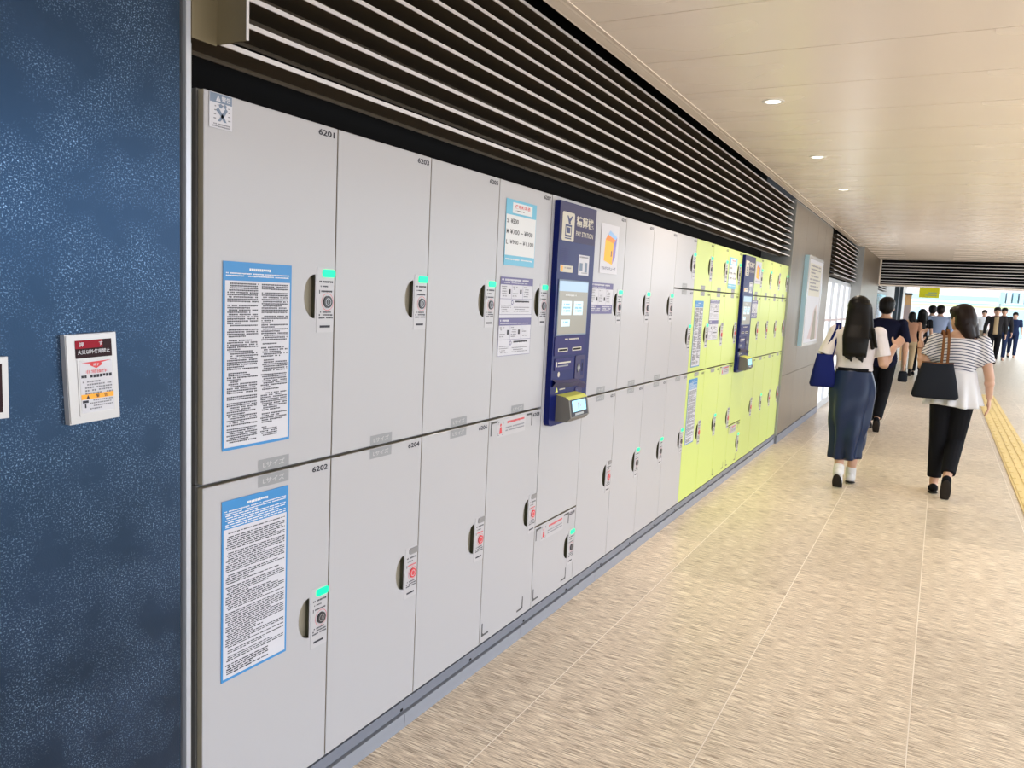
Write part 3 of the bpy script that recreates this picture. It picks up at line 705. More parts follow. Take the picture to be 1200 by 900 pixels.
def cube(p, w, h, y):
    # orange locker box drawn in perspective
    A = [(0.045, 0.062), (0.155, 0.045), (0.165, 0.150), (0.055, 0.165)]
    p.poly(A, y, 1); p.poly([(0.155, 0.045), (0.190, 0.085), (0.205, 0.185), (0.165, 0.150)], y, 3)
    p.poly([(0.055, 0.165), (0.165, 0.150), (0.205, 0.185), (0.110, 0.212)], y, 2)
    p.poly([(0.085, 0.190), (0.185, 0.170), (0.205, 0.185), (0.110, 0.212)], y - 0.0002, 4)
    p.poly([(0.132, 0.085), (0.142, 0.083), (0.146, 0.112), (0.136, 0.114)], y - 0.0003, 5)
    p.text('マルチエキューブ', w * 0.5, 0.026, 0.016, y, 5, w=w * 0.80, bold=0.02)
CM = ['paper', 'cube_orange', 'cube_deep', 'cube_violet', 'cube_blue', 'ink_navy']
notice('logo_sticker', 'white sticker with orange cube beside the first pay station', 'sticker', 3.545, 3.775, 1.615, 1.855, CM, cube)
notice('logo_sticker', 'white sticker with orange cube beside the second pay station', 'sticker', 7.09, 7.335, 1.68, 1.875, CM, lambda p, w, h, y: [cube(p, w, h, y), setattr(p, 'v', [(v[0], v[1], v[2] * 0.86) for v in p.v])])

# ------------------------------------------------------------------ plinth under the lockers
pl = thing('plinth', 'slate grey metal plinth running along the foot of the lockers', 'plinth', (X0, 0.0, 0))
LW = XE - X0
MB().box(0, LW, 0.0, 0.05, 0.062, 0.0985).build('rail', 'plinth', pl)
MB().box(0, LW, 0.046, 0.05, 0.052, 0.062).build('back_strip', 'plinth', pl)
for k in range(9):
    a, b_ = LW * k / 9, LW * (k + 1) / 9
    MB().box(a + 0.001, b_ - 0.001, -0.004, 0.05, 0, 0.052).build('base_plate', 'plinth_light', pl)
for c in range(17):
    MB().box(CW * (c + 0.84), CW * (c + 0.84) + 0.012, -0.002, 0.0, 0.066, 0.074).build('foot_screw', 'black', pl)

# ------------------------------------------------------------------ wall switch plates on the slate slab
def switch_plate(x, z, w, h, rot, label, full):
    t = thing('switch_plate', label, 'switch plate', (x, -0.0002, z)); t.rotation_euler = (0, rot, 0)
    fr = MB(); a, b_ = w / 2, h / 2
    fr.prism([(-a, -b_), (a, -b_), (a, b_), (-a, b_)], -0.014, -0.0, 0)
    fr.prism(rrect(-a + 0.0015, a - 0.0015, -b_ + 0.0015, b_ - 0.0015, 0.003), -0.0165, -0.014, 0)
    fr.build('frame', 'plate_frame', t)
    if full:
        y = -0.017
        p = MB(); wx0, wx1 = -a + 0.018, a - 0.012
        p.rect(wx0, wx1, b_ - 0.047, b_ - 0.012, y, 0); p.rect(wx0, wx0 + (wx1 - wx0) * 0.75, b_ - 0.028, b_ - 0.012, y - 0.0002, 1)
        p.text('押', -0.006 - 0.016, b_ - 0.020, 0.009, y - 0.0005, 2); p.text('す', 0.018, b_ - 0.020, 0.008, y - 0.0005, 2)
        p.text('火災以外使用禁止', (wx0 + wx1) / 2, b_ - 0.035, 0.0085, y - 0.0005, 2, w=(wx1 - wx0) * 0.88)
        p.build('button_window', ['plate_dark', 'plate_red', 'paper'], t)
        p = MB(); p.prism(rrect(-a + 0.020, a - 0.010, -b_ + 0.014, b_ - 0.050, 0.001), y - 0.0008, y + 0.0004, 0)
        p.build('card_holder', 'plate_frame', t)
        p = MB(); x0, x1, z0, z1 = -a + 0.024, a - 0.014, -b_ + 0.020, b_ - 0.053; yy = y - 0.0012
        p.rect(x0, x1, z0, z1, yy, 0); yy -= 0.0004; w_ = x1 - x0; c = (x0 + x1) / 2
        p.poly([(x0 + 0.004, z1 - 0.003), (x1 - 0.002, z1 - 0.001), (c + 0.011, z1 - 0.005), (c + 0.013, z1 - 0.009), (c, z1 - 0.016), (c - 0.013, z1 - 0.009), (c - 0.011, z1 - 0.006)][::-1], yy, 1)
        p.text('押す', c, z1 - 0.0085, 0.006, yy - 0.0003, 0, w=0.012)
        p.text('非常操作', c, z1 - 0.022, 0.0075, yy, 1, w=w_ * 0.66, bold=0.005)
        p.glyphs(x0 + 0.002, x1 - 0.002, z1 - 0.028, z1 - 0.035, 0.007, 0.006, yy, 2, 3, para=0, fill=0.95)
        p.glyphs(x0 + 0.004, x1 - 0.002, z1 - 0.040, z1 - 0.067, 0.0058, 0.0045, yy, 3, 4, para=0, fill=0.6)
        p.rect(x0, x1, z0 + 0.027, z0 + 0.037, yy, 4); p.poly([(x0 + 0.010, z0 + 0.0285), (x0 + 0.017, z0 + 0.0285), (x0 + 0.0135, z0 + 0.0355)], yy - 0.0003, 2); p.text('警', c + 0.0, z0 + 0.032, 0.007, yy - 0.0003, 2); p.text('告', c + 0.017, z0 + 0.032, 0.007, yy - 0.0003, 2)
        p.rect(x0 + 0.002, x0 + 0.014, z0 + 0.020, z0 + 0.025, yy, 2); p.rect(x0 + 0.006, x0 + 0.009, z0 + 0.010, z0 + 0.019, yy, 2); p.glyphs(x0 + 0.016, x1 - 0.003, z0 + 0.025, z0 + 0.003, 0.0055, 0.004, yy, 3, 8, para=0.1, fill=0.5)
        p.build('instruction_card', ['paper', 'ink_red', 'ink', 'ink_grey', 'orange_print'], t)
    else:
        MB().rect(-a + 0.012, a - 0.012, -b_ + 0.012, b_ - 0.012, -0.017, 0).build('button_window', 'plate_dark', t)
    return t
switch_plate(0.951, 1.291, 0.106, 0.176, -0.046, 'silver framed emergency switch plate with red window on slate wall', True)
switch_plate(0.748, 1.285, 0.084, 0.112, 0.0, 'plain pale switch plate beside the emergency switch plate', False)

# ------------------------------------------------------------------ ceiling downlights
for k in range(0, 3):
    x = 4.511 + 1.728 * k
    t = thing('downlight', 'small round recessed downlight in the cream ceiling', 'downlight', (x, -0.558, CEIL), 0, 'downlights in a row along the ceiling')
    MB().rev([(0.040, 0.004), (0.042, -0.003), (0.055, -0.004), (0.060, -0.001), (0.060, 0.0)], 28).build('trim_ring', 'lamp_trim', t, smooth=True)
    b_ = MB().rev([(0.0005, -0.0022), (0.041, -0.0022)], 28); b_.f = [f[::-1] for f in b_.f]
    b_.build('diffuser', 'lamp_glow', t)
    ld = bpy.data.lights.new('downlight_lamp', 'SPOT'); ld.energy = LAMP_W; ld.color = LAMP_COL; ld.spot_size = math.radians(140); ld.spot_blend = 0.9; ld.shadow_soft_size = 0.05
    lo = bpy.data.objects.new('downlight_lamp', ld); COL.objects.link(lo); lo.parent = t; lo.location = (0, 0, -0.012)

# ------------------------------------------------------------------ far pillars, window, beam
def clad(name, label, x0, x1, y, xs, zs, mat_='pillar_panel'):
    w = MB().box(x0, x1, y + 0.012, 0.62, 0.0, CEIL + 0.02).build(name, 'alu_grey'); struct(w, label)
    cols = [x0] + xs + [x1]
    for a, b_ in zip(cols[:-1], cols[1:]):
        for c, d in zip(zs[:-1], zs[1:]):
            MB().box(a + 0.002, b_ - 0.002, y, y + 0.012, c + 0.002, d - 0.002).build('panel', mat_, w)
    MB().box(x0, x1, y - 0.008, y + 0.012, 0.0, zs[0] - 0.004).build('skirting', 'plinth', w)
    MB().box(x0, x0 + 0.006, y - 0.003, y + 0.012, zs[0], CEIL).build('edge_strip', 'alu_grey', w)
    return w
clad('wall_pillar', 'brown-grey clad pillar wall at the end of the lockers', XE + 0.003, 11.9, -0.02, [9.62, 10.5, 11.2], [0.09, 0.74, 2.60])
clad('wall_pillar', 'brown-grey clad pillar by the far beam', 15.1, 19.1, -0.17, [16.4, 17.8], [0.09, 0.74, 2.60])
louvre('louver', 'shorter slat louvre over the bright window between the pillars', 11.905, 15.095, -0.08, 1.975, 10, SP, [13.5])
bw2 = MB().box(11.9, 15.1, 0.10, 0.62, 1.93, 2.9); struct(bw2.build('wall_back', 'ceil_void'))
# poster case on the pillar
pc = thing('poster_case', 'pale blue poster case mounted on the brown-grey pillar', 'poster case', (9.62, -0.02, 1.035))
pw, ph = 1.20, 1.06
MB().box(0, pw, -0.05, -0.0005, 0, ph).build('case', 'frame_cyan', pc)
fr = MB()
for a in ((0, pw, 0, 0.035), (0, pw, ph - 0.035, ph), (0, 0.045, 0.035, ph - 0.035), (pw - 0.045, pw, 0.035, ph - 0.035)): fr.box(a[0], a[1], -0.058, -0.05, a[2], a[3])
fr.build('frame', 'glass_white', pc)
p = MB().rect(0.045, pw - 0.045, 0.035, ph - 0.035, -0.0505, 0)
p.rect(0.13, pw - 0.13, ph * 0.56, ph - 0.08, -0.0510, 1); p.glyphs(0.18, pw - 0.18, ph - 0.10, ph * 0.60, 0.040, 0.03, -0.0514, 2, 3, fill=0.5)
p.poly([(0.35, 0.08), (1.15, 0.06), (1.05, 0.30), (0.92, 0.50), (0.70, 0.42), (0.55, 0.22)], -0.0510, 3); p.poly([(0.62, 0.06), (1.0, 0.06), (0.92, 0.40), (0.80, 0.46)], -0.0514, 4)
p.build('poster', ['paper', 'cream_print', 'ink_grey', 'far_pink', 'bracket_brown'], pc)
# bright window between the pillars
mat('window_glow', (0.85, 0.86, 0.88), 0.15, emit=0.55, ecol=(0.93, 0.95, 1.0))
wn = MB().box(11.9, 15.1, 0.0, 0.10, 0.0, 0.10).box(11.9, 15.1, 0.0, 0.10, 1.88, 1.935).build('window_1', 'mullion'); struct(wn, 'lit white glazed window below the shorter louvre')
for k in range(5): MB().box(11.9 + 0.8 * k - 0.025 * (k > 0), 11.925 + 0.8 * k - 0.025 * (k == 4), -0.01, 0.10, 0.10, 1.88).build('mullion', 'mullion', wn)
for k in range(4):
    MB().box(11.93 + 0.8 * k, 12.67 + 0.8 * k, 0.03, 0.045, 0.10, 1.30).build('pane', 'window_glow', wn)
    MB().box(11.93 + 0.8 * k, 12.67 + 0.8 * k, 0.03, 0.045, 1.33, 1.88).build('pane', 'window_glow', wn)
    MB().box(11.925 + 0.8 * k, 12.675 + 0.8 * k, 0.0, 0.06, 1.30, 1.33).build('transom', 'far_pink', wn)
# cross beam clad with slats
bm = thing('beam_louver', 'dark slatted cross beam spanning the far end of the ceiling', 'louver', (19.10, -0.2, 2.09))
for i in range(8):
    mb = MB(); mb.box(0.004, 0.10, -4.0, -0.005, 0.0, 0.012, 0); mb.box(0, 0.004, -4.0, -0.005, -0.001, 0.013, 1)
    mb.build('slat', ['slat_bronze', 'slat_nose'], bm, (0, 0, 0.0625 * i))
b_ = MB().box(19.22, 19.45, -4.2, 0.6, 2.07, 2.98); struct(b_.build('wall_beam', 'ceil_void'))
b_ = MB().box(19.08, 19.60, -4.2, -0.18, 2.045, 2.068).box(19.09, 19.11, -0.20, -0.17, 2.068, 2.6); struct(b_.build('trim_3', 'ceiling_panel'), 'cream soffit strip under the slatted beam')

# ------------------------------------------------------------------ beyond the beam
cn = MB().box(19.45, 40, -4.6, 0.6, 2.85, 2.98); struct(cn.build('added_shade_canopy', 'far_white'))  # added canopy, unseen: shades the crowd and holds the hanging sign
w3 = MB().box(19.11, 40, 0.05, 0.6, 0, 2.85); struct(w3.build('wall_far_left', 'far_white'), 'pale wall beyond the beam')
louvre('louver', 'short dark slat louvre beyond the cross beam', 19.7, 24.0, -0.08, 2.02, 5, SP, [])
wn2 = MB().box(19.7, 25.2, 0.0, 0.05, 1.93, 2.0).build('window_2', 'mullion'); struct(wn2, 'pale cyan glazing beyond the cross beam')
mat('pane_cyan', (0.30, 0.46, 0.54), 0.12, coat=0.4)
for k in range(5): MB().box(19.72 + 1.1 * k, 20.78 + 1.1 * k, 0.015, 0.03, 0.05, 1.93).build('pane', 'pane_cyan', wn2)
dr = thing('door_post', 'pair of dark steel door posts beyond the cross beam', 'door post', (25.6, -0.1, 0))
MB().box(0, 0.14, -0.19, -0.08, 0, 2.85).build('post', 'steel_dark', dr)
MB().box(0, 0.10, -0.30, -0.22, 0, 2.85).build('post', 'steel_dark', dr)
MB().box(0.02, 0.06, -0.22, -0.19, 0, 2.85).build('rail', 'alu', dr)
mat('orange_pale', (0.82, 0.50, 0.24), 0.5)
sg = thing('standing_sign', 'pale orange standing poster panel beside the dark door posts', 'sign', (26.6, -0.52, 0))
MB().box(0, 0.06, -0.09, 0.09, 0, 2.0).build('panel', 'orange_pale', sg); MB().box(-0.01, 0.0, -0.08, 0.08, 1.25, 1.7).build('print', 'far_pink', sg); MB().box(-0.012, 0.07, -0.11, 0.11, 2.0, 2.06).build('cap', 'steel_dark', sg)
ys = thing('hanging_sign', 'bright yellow hanging sign above the crowd', 'sign', (26.0, -1.07, 1.93))
MB().box(0, 0.12, -0.26, 0.26, 0, 0.30).build('panel', 'yellow_sign', ys)
for q in (-0.2, 0.2): MB().box(0.05, 0.07, q - 0.01, q + 0.01, 0.30, 0.92).build('rod', 'alu_grey', ys)
MB().box(-0.004, 0.0, -0.20, 0.02, 0.12, 0.16).box(-0.004, 0.0, -0.20, 0.10, 0.06, 0.09).build('print', 'far_lime', ys)
fb = thing('shop_front', 'far pale shop facade with pastel bands across the concourse', 'building', (56, -4.0, 0))
MB().box(0, 2, -12, 8, 0, 9).build('wall', 'far_white', fb)
for (z0, z1, m_) in ((2.75, 3.05, 'far_pink'), (2.35, 2.62, 'far_cyan'), (2.12, 2.20, 'far_cyan'), (1.95, 2.05, 'far_lime')): MB().box(-0.05, 0.0, -6, 6.0, z0, z1).build('fascia_band', m_, fb)
for k in range(9): MB().box(-0.04, 0.0, -6 + 1.4 * k, -4.9 + 1.4 * k, 0.2, 1.85).build('window', 'pane_cyan' if k % 2 else 'far_pink', fb)
aw = thing('awning', 'pale blue striped awning on posts before the far facade', 'awning', (48, -5.2, 2.0))
for k in range(12): MB().box(0, 1.2, -0.9 + 0.28 * k * 1.0 - 1.2, -0.9 + 0.28 * k + 0.20 - 1.2, 0.15 + 0.05 * math.sin(k * 0.9), 0.75).build('stripe', 'far_cyan' if k % 2 else 'far_grey', aw)
for q in (-1.9, 1.1): MB().box(0.5, 0.58, q, q + 0.08, -2.0, 0.3).build('post', 'alu_grey', aw)

# ------------------------------------------------------------------ people
def skin_mats():
    mat('skin', (0.50, 0.29, 0.20), 0.5); mat('skin_b', (0.60, 0.36, 0.25), 0.5); mat('lips', (0.45, 0.16, 0.14), 0.5)
    for n_, c_ in dict(hair_black=(0.005, 0.004, 0.004), hair_brown=(0.013, 0.007, 0.006), tee_white=(0.62, 0.57, 0.58), navy_tee=(0.006, 0.007, 0.022), black_cloth=(0.008, 0.008, 0.010), peplum=(0.62, 0.61, 0.63),
                       shoe_white=(0.6, 0.58, 0.57), sole_dark=(0.03, 0.025, 0.022), bag_blue=(0.009, 0.014, 0.095), bag_black=(0.014, 0.016, 0.022), strap_brown=(0.15, 0.065, 0.028), ltblue=(0.30, 0.36, 0.52), khaki=(0.25, 0.22, 0.17), jacket=(0.022, 0.020, 0.022), tan=(0.40, 0.29, 0.17), denim=(0.014, 0.022, 0.06), olive=(0.05, 0.055, 0.035), pale_shirt=(0.72, 0.74, 0.80), peach=(0.42, 0.22, 0.14)).items():
        mat(n_, c_, 0.40 if 'hair' in n_ else 0.8, spec=0.16 if 'hair' in n_ else 0.08)
    mat('satin_navy', (0.008, 0.018, 0.055), 0.36, spec=0.28)
    m = mat('striped', (0.8, 0.8, 0.82), 0.7); nt, N, L, b = nodes_of(m)
    at = N.new('ShaderNodeTexCoord'); sp = N.new('ShaderNodeSeparateXYZ'); L.new(at.outputs['Object'], sp.inputs[0])
    # stripes follow the garment: height, dropping a little towards the shoulders
    ab = N.new('ShaderNodeMath'); ab.operation = 'ABSOLUTE'; L.new(sp.outputs['Y'], ab.inputs[0])
    pw_ = N.new('ShaderNodeMath'); pw_.operation = 'MULTIPLY'; L.new(ab.outputs[0], pw_.inputs[0]); L.new(ab.outputs[0], pw_.inputs[1])
    m1 = N.new('ShaderNodeMath'); m1.operation = 'MULTIPLY_ADD'; m1.inputs[1].default_value = 1.3; L.new(pw_.outputs[0], m1.inputs[0]); L.new(sp.outputs['Z'], m1.inputs[2])
    m2 = N.new('ShaderNodeMath'); m2.operation = 'MULTIPLY'; m2.inputs[1].default_value = 1 / 0.0235; L.new(m1.outputs[0], m2.inputs[0])
    m3 = N.new('ShaderNodeMath'); m3.operation = 'FRACT'; L.new(m2.outputs[0], m3.inputs[0])
    m4 = N.new('ShaderNodeMath'); m4.operation = 'LESS_THAN'; m4.inputs[1].default_value = 0.34; L.new(m3.outputs[0], m4.inputs[0])
    mx = N.new('ShaderNodeMix'); mx.data_type = 'RGBA'; mx.inputs[6].default_value = (0.62, 0.61, 0.64, 1); mx.inputs[7].default_value = (0.035, 0.04, 0.10, 1)
    L.new(m4.outputs[0], mx.inputs[0]); L.new(mx.outputs[2], b.inputs['Base Color'])
skin_mats()
REM = []
def fused(mb, name, mat_, parent, voxel=0.006, smooth=3):
    """closed pieces grown together into one continuous skin"""
    me = mb.mesh(name, mat_); o = bpy.data.objects.new('tmp', me); COL.objects.link(o)
    r = o.modifiers.new('r', 'REMESH'); r.mode = 'VOXEL'; r.voxel_size = voxel
    s_ = o.modifiers.new('s', 'SMOOTH'); s_.factor = 0.5; s_.iterations = smooth
    REM.append((o, name, mat_, parent)); return o
def flush_fused():
    dg = bpy.context.evaluated_depsgraph_get()
    for o, name, mat_, parent in REM:
        me = bpy.data.meshes.new_from_object(o.evaluated_get(dg)); me.name = name
        me.materials.clear(); me.materials.append(MATS[mat_]); me.polygons.foreach_set('use_smooth', [True] * len(me.polygons))
        link(name, me, parent)
    for o, *_ in REM: bpy.data.objects.remove(o)
    REM.clear()
def oval(z, cx, cy, rx, ry, n=28, p=2.3):
    out = []
    for i in range(n):
        a = 2 * math.pi * i / n; c, s_ = math.cos(a), math.sin(a)
        out.append((cx + rx * math.copysign(abs(c) ** (2 / p), c), cy + ry * math.copysign(abs(s_) ** (2 / p), s_), z))
    return out
def V(*a): return Vector(a)
def hand(mb, wr, d, up, side, curl=0.5, s=1.0):
    """palm, four unequal bent fingers, thumb off the side of the palm. d: wrist to knuckles, up: back of the hand, side: thumb side"""
    d = Vector(d).normalized(); up = Vector(up); up = (up - d * up.dot(d)).normalized(); sd = d.cross(up); sd = sd if sd.dot(Vector(side)) > 0 else -sd
    rot = Matrix((d, sd, up)).transposed()
    mb.ell(wr + d * 0.045 * s, (0.052 * s, 0.038 * s, 0.015 * s), rot)
    for k, (off, ln) in enumerate(((0.027, 0.068), (0.009, 0.076), (-0.009, 0.071), (-0.026, 0.055))):
        a = wr + d * (0.080 - 0.004 * abs(k - 1)) * s + sd * off * s
        t1 = (d * math.cos(curl * 0.6) - up * math.sin(curl * 0.6) + sd * off * 2).normalized(); b_ = a + t1 * ln * 0.5 * s
        t2 = (d * math.cos(curl * 1.7) - up * math.sin(curl * 1.7) + sd * off).normalized(); c = b_ + t2 * ln * 0.5 * s
        mb.chain([a - d * 0.02 * s, a, b_, c], [0.0095 * s, 0.0092 * s, 0.0085 * s, 0.0070 * s], 8)
    a = wr + d * 0.022 * s + sd * 0.026 * s; b_ = a + (d * 0.6 + sd * 0.75 - up * 0.15).normalized() * 0.036 * s; c = b_ + (d * 0.85 + sd * 0.35 - up * 0.35).normalized() * 0.032 * s
    mb.chain([a, b_, c], [0.0125 * s, 0.0100 * s, 0.0080 * s], 8)
def person(label, loc, rz, H, P, O, group=None, voxel=0.008):
    s = H / 1.62
    t = thing('person', label, 'person', loc, rz, group)
    sw = P.get('sw', 0.165)
    J = dict(hipL=V(0, .085, .87), hipR=V(0, -.085, .87), shL=V(-.005, sw, 1.315), shR=V(-.005, -sw, 1.315),
             knL=V(.10, .085, .48), anL=V(.12, .08, .075), knR=V(-.02, -.08, .47), anR=V(-.24, -.075, .16),
             elL=V(-.05, sw + .05, 1.06), wrL=V(.05, sw + .06, .83), elR=V(-.02, -sw - .05, 1.06), wrR=V(.08, -sw - .06, .83), head=V(.015, 0, 1.50), ftL=V(.15, .0, -.06), ftR=V(.11, 0, -.10))
    J.update({k: Vector(v) for k, v in P.items() if k in J})
    for k in J: J[k] = J[k] * s
    hy = P.get('head_yaw', 0.0); HR = Matrix.Rotation(hy, 3, 'Z') @ Matrix.Rotation(P.get('head_pitch', 0.0), 3, 'Y')
    hc = J['head']; f_ = lambda x, y, z: hc + HR @ (Vector((x, y, z)) * s)
    B = MB()
    def torso(mb, e, zlo, zhi, prof=None):
        rr_ = [(.78, .085, .135), (.86, .108, .162), (.93, .103, .155), (1.00, .090, .135), (1.06, .085, .127), (1.15, .096, .138), (1.23, .104, .152), (1.30, .098, sw - .005), (1.345, .078, sw - .035), (1.375, .055, .075), (1.40, .050, .055)]
        rr_ = prof or rr_
        mb.loft([oval(z * s, -0.005 * s, 0, (a + e) * s, (b_ + e) * s) for z, a, b_ in rr_ if zlo <= z <= zhi])
    torso(B, 0, 0, 2)
    B.cone(V(-.005, 0, 1.33) * s, hc + HR @ V(-.01, 0, -.06) * s, .055 * s, .048 * s)
    B.ell(f_(-.008, 0, .018), (.096 * s, .077 * s, .098 * s), HR); B.ell(f_(.022, 0, -.040), (.066 * s, .060 * s, .072 * s), HR)
    B.ell(f_(.050, 0, -.078), (.030 * s, .032 * s, .026 * s), HR)
    B.cone(f_(.086, 0, .012), f_(.100, 0, -.022), .009 * s, .014 * s)
    for k in (-1, 1): B.ell(f_(-.005, k * .078, -.010), (.020 * s, .010 * s, .031 * s), HR)
    for k in 'LR':
        h_, kn, an = J['hip' + k], J['kn' + k], J['an' + k]
        B.cone(h_ + V(0, 0, .02), kn, .084 * s, .052 * s); B.cone(kn, an, .054 * s, .034 * s); B.ell(kn * .68 + an * .32 + V(-.018, 0, 0) * s, (.046 * s, .043 * s, .10 * s), (an - kn).to_track_quat('-Z', 'Y').to_matrix())
        ft = J['ft' + k]; B.chain([an + V(-.03, 0, -.02) * s, an + V(.01, 0, -.03) * s, an + ft * .9], [.034 * s, .036 * s, .028 * s])
        sh, el, wr = J['sh' + k], J['el' + k], J['wr' + k]
        B.ell(sh, (.055 * s, .055 * s, .055 * s)); B.cone(sh, el, .046 * s, .037 * s); B.cone(el, wr, .038 * s, .025 * s); B.ell(el * .7 + wr * .3, (.040 * s,) * 3)
        hd = P.get('hand' + k, (wr - el, V(0, 1 if k == 'L' else -1, 0), V(1, 0, 0), .55)); hand(B, wr, hd[0], hd[1], hd[2], hd[3], s)
    fused(B, 'body', O.get('skin', 'skin'), t, voxel)
    if O.get('face', True):
        e = MB()
        for k in (-1, 1): e.ell(f_(.077, k * .030, .014), (.010 * s, .014 * s, .0075 * s), HR, 10, 6, 0); e.ell(f_(.085, k * .030, .014), (.004 * s, .0065 * s, .0065 * s), HR, 8, 6, 1)
        for k in (-1, 1): e.ell(f_(.083, k * .031, .034), (.006 * s, .017 * s, .004 * s), HR, 10, 6, 1)
        e.build('eyes', ['paper', 'hair_black'], t, smooth=True)
        MB().ell(f_(.083, 0, -.052), (.008 * s, .021 * s, .007 * s), HR, 12, 8).build('mouth', 'lips', t, smooth=True)
    # top
    if O['top']:
        T = MB(); e = .016; zlo = O.get('hem', .86)
        torso(T, e if not O.get('wide_neck') else e, zlo, 1.36 if O.get('wide_neck') else 1.39); 
        for k in 'LR':
            sh, el, wr = J['sh' + k], J['el' + k], J['wr' + k]; q = O.get('sleeve', .6); flare = O.get('flare', .0)
            T.ell(sh, (.066 * s, .064 * s, .064 * s)); 
            if q <= 1: T.cone(sh, sh + (el - sh) * q, .060 * s, (.054 + flare) * s, caps=0.0)
            else: T.cone(sh, el, .060 * s, .050 * s); T.cone(el, el + (wr - el) * (q - 1), .052 * s, .041 * s, caps=0.0)
            if O.get('dolman'): T.cone(V(0, J['sh' + k].y * .35, 1.18 * s), sh + (el - sh) * (q - .12), .105 * s, (.052 + flare) * s, caps=0.3)
        fused(T, O.get('top_name', 'shirt'), O['top'], t, voxel)
    if O.get('open_front'):                              # shirt front showing in an open jacket
        F = MB(); torso(F, .021, .86, 1.345); F.v = [(p[0], max(-.055 * s, min(.055 * s, p[1])), p[2]) if p[0] > 0 else (min(p[0] + .02, .02), max(-.05 * s, min(.05 * s, p[1])), p[2]) for p in F.v]
        F.build('shirt_front', O['open_front'], t, smooth=True)
    if O.get('bottom'):
        T = MB(); torso(T, .014, .78, O.get('waist', .98))
        for k in 'LR':
            h_, kn, an = J['hip' + k], J['kn' + k], J['an' + k]; lw = O.get('leg', 0.0)
            end = kn + (an - kn) * O.get('leg_end', .95)
            T.cone(h_ + V(0, 0, .03), kn, .094 * s, (.070 + lw) * s); T.cone(kn, end, (.070 + lw) * s, (.056 + lw) * s, caps=0.0); T.ell(kn, ((.071 + lw) * s,) * 3)
        fused(T, 'trousers', O['bottom'], t, voxel)
    for k in 'LR':
        an, ft = J['an' + k], J['ft' + k]; d = ft.normalized(); hm = an + V(-.04, 0, -.035) * s; low = Vector((0, 0, -1)); low = (low - d * low.dot(d)).normalized()
        sM = MB(); o_ = O.get('shoe_h', .0); base = an + V(-.012, 0, 0)
        sM.chain([base - d * .035 * s + low * .035 * s, base + d * .06 * s + low * .038 * s, base + d * .175 * s + low * .045 * s], [.036 * s, .041 * s, .032 * s])
        if o_: sM.cone(an + V(0, 0, o_) * s, an + low * .02 * s, .043 * s, .044 * s)
        so = fused(sM, 'shoe', O.get('shoe', 'black_cloth'), t, min(voxel, .007))
        q = MB(); c = base + d * .068 * s + low * .074 * s; sdv = d.cross(low).normalized(); rot = Matrix((d, sdv, -low)).transposed()
        q.ell(c, (.135 * s, .041 * s, .012 * s), rot); q.build('sole', 'sole_dark', t, smooth=True)
    # hair
    hM = MB(); st = O.get('hair_style', 'short')
    hM.ell(f_(-.018, 0, .036), (.101 * s, .087 * s, .095 * s), HR)
    if st == 'short': hM.ell(f_(-.042, 0, .012), (.080 * s, .090 * s, .092 * s), HR); hM.ell(f_(.030, 0, .088), (.066 * s, .080 * s, .045 * s), HR); hM.ell(f_(-.02, 0, .05), (.105 * s, .094 * s, .090 * s), HR)
    if st == 'bob':
        hM.ell(f_(-.040, 0, -.015), (.085 * s, .092 * s, .115 * s), HR); hM.cone(f_(-.045, -.045, -.06), f_(-.050, -.070, -.175), .058 * s, .036 * s); hM.cone(f_(-.055, .02, -.06), f_(-.062, -.01, -.165), .062 * s, .045 * s); hM.ell(f_(.030, -.050, .01), (.045 * s, .036 * s, .085 * s), HR)
        hM.ell(f_(.040, .0, .080), (.050 * s, .072 * s, .042 * s), HR)
    if st == 'long':
        z_end = O.get('hair_end', 1.12) * s
        back = lambda z, w, d_, cx: oval(z, cx, hc.y, d_, w, 28, 2.6)
        zz = [(hc.z + .06 * s, .088, .082, -.02), (hc.z - .02 * s, .098, .078, -.035), (hc.z - .12 * s, .102, .064, -.075), (hc.z - .22 * s, .106, .046, -.132), (z_end + .10 * s, .100, .036, -.150), (z_end + .02 * s, .090, .030, -.155), (z_end, .074, .024, -.155)]
        hM.loft([back(z, w * s, d_ * s, hc.x + cx * s) for z, w, d_, cx in zz][::-1])
        for k in range(9):                                # strands breaking the lower outline
            y = hc.y + (-.085 + .021 * k) * s; hM.cone(V(hc.x - .150 * s, y, z_end + .14 * s), V(hc.x - .158 * s, y * 1 - .004 * s, z_end - (.012 + .014 * ((k * 7) % 4)) * s), .020 * s, .010 * s, 8)
        hM.cone(f_(.0, -.083, .03), V(hc.x - .120 * s, hc.y - .135 * s, z_end + .06 * s), .026 * s, .016 * s); hM.cone(V(hc.x - .10 * s, hc.y - .120 * s, z_end + .22 * s), V(hc.x - .135 * s, hc.y - .165 * s, z_end + .07 * s), .016 * s, .009 * s)
    fused(hM, 'hair', O.get('hair', 'hair_black'), t, min(voxel, .007))
    return t

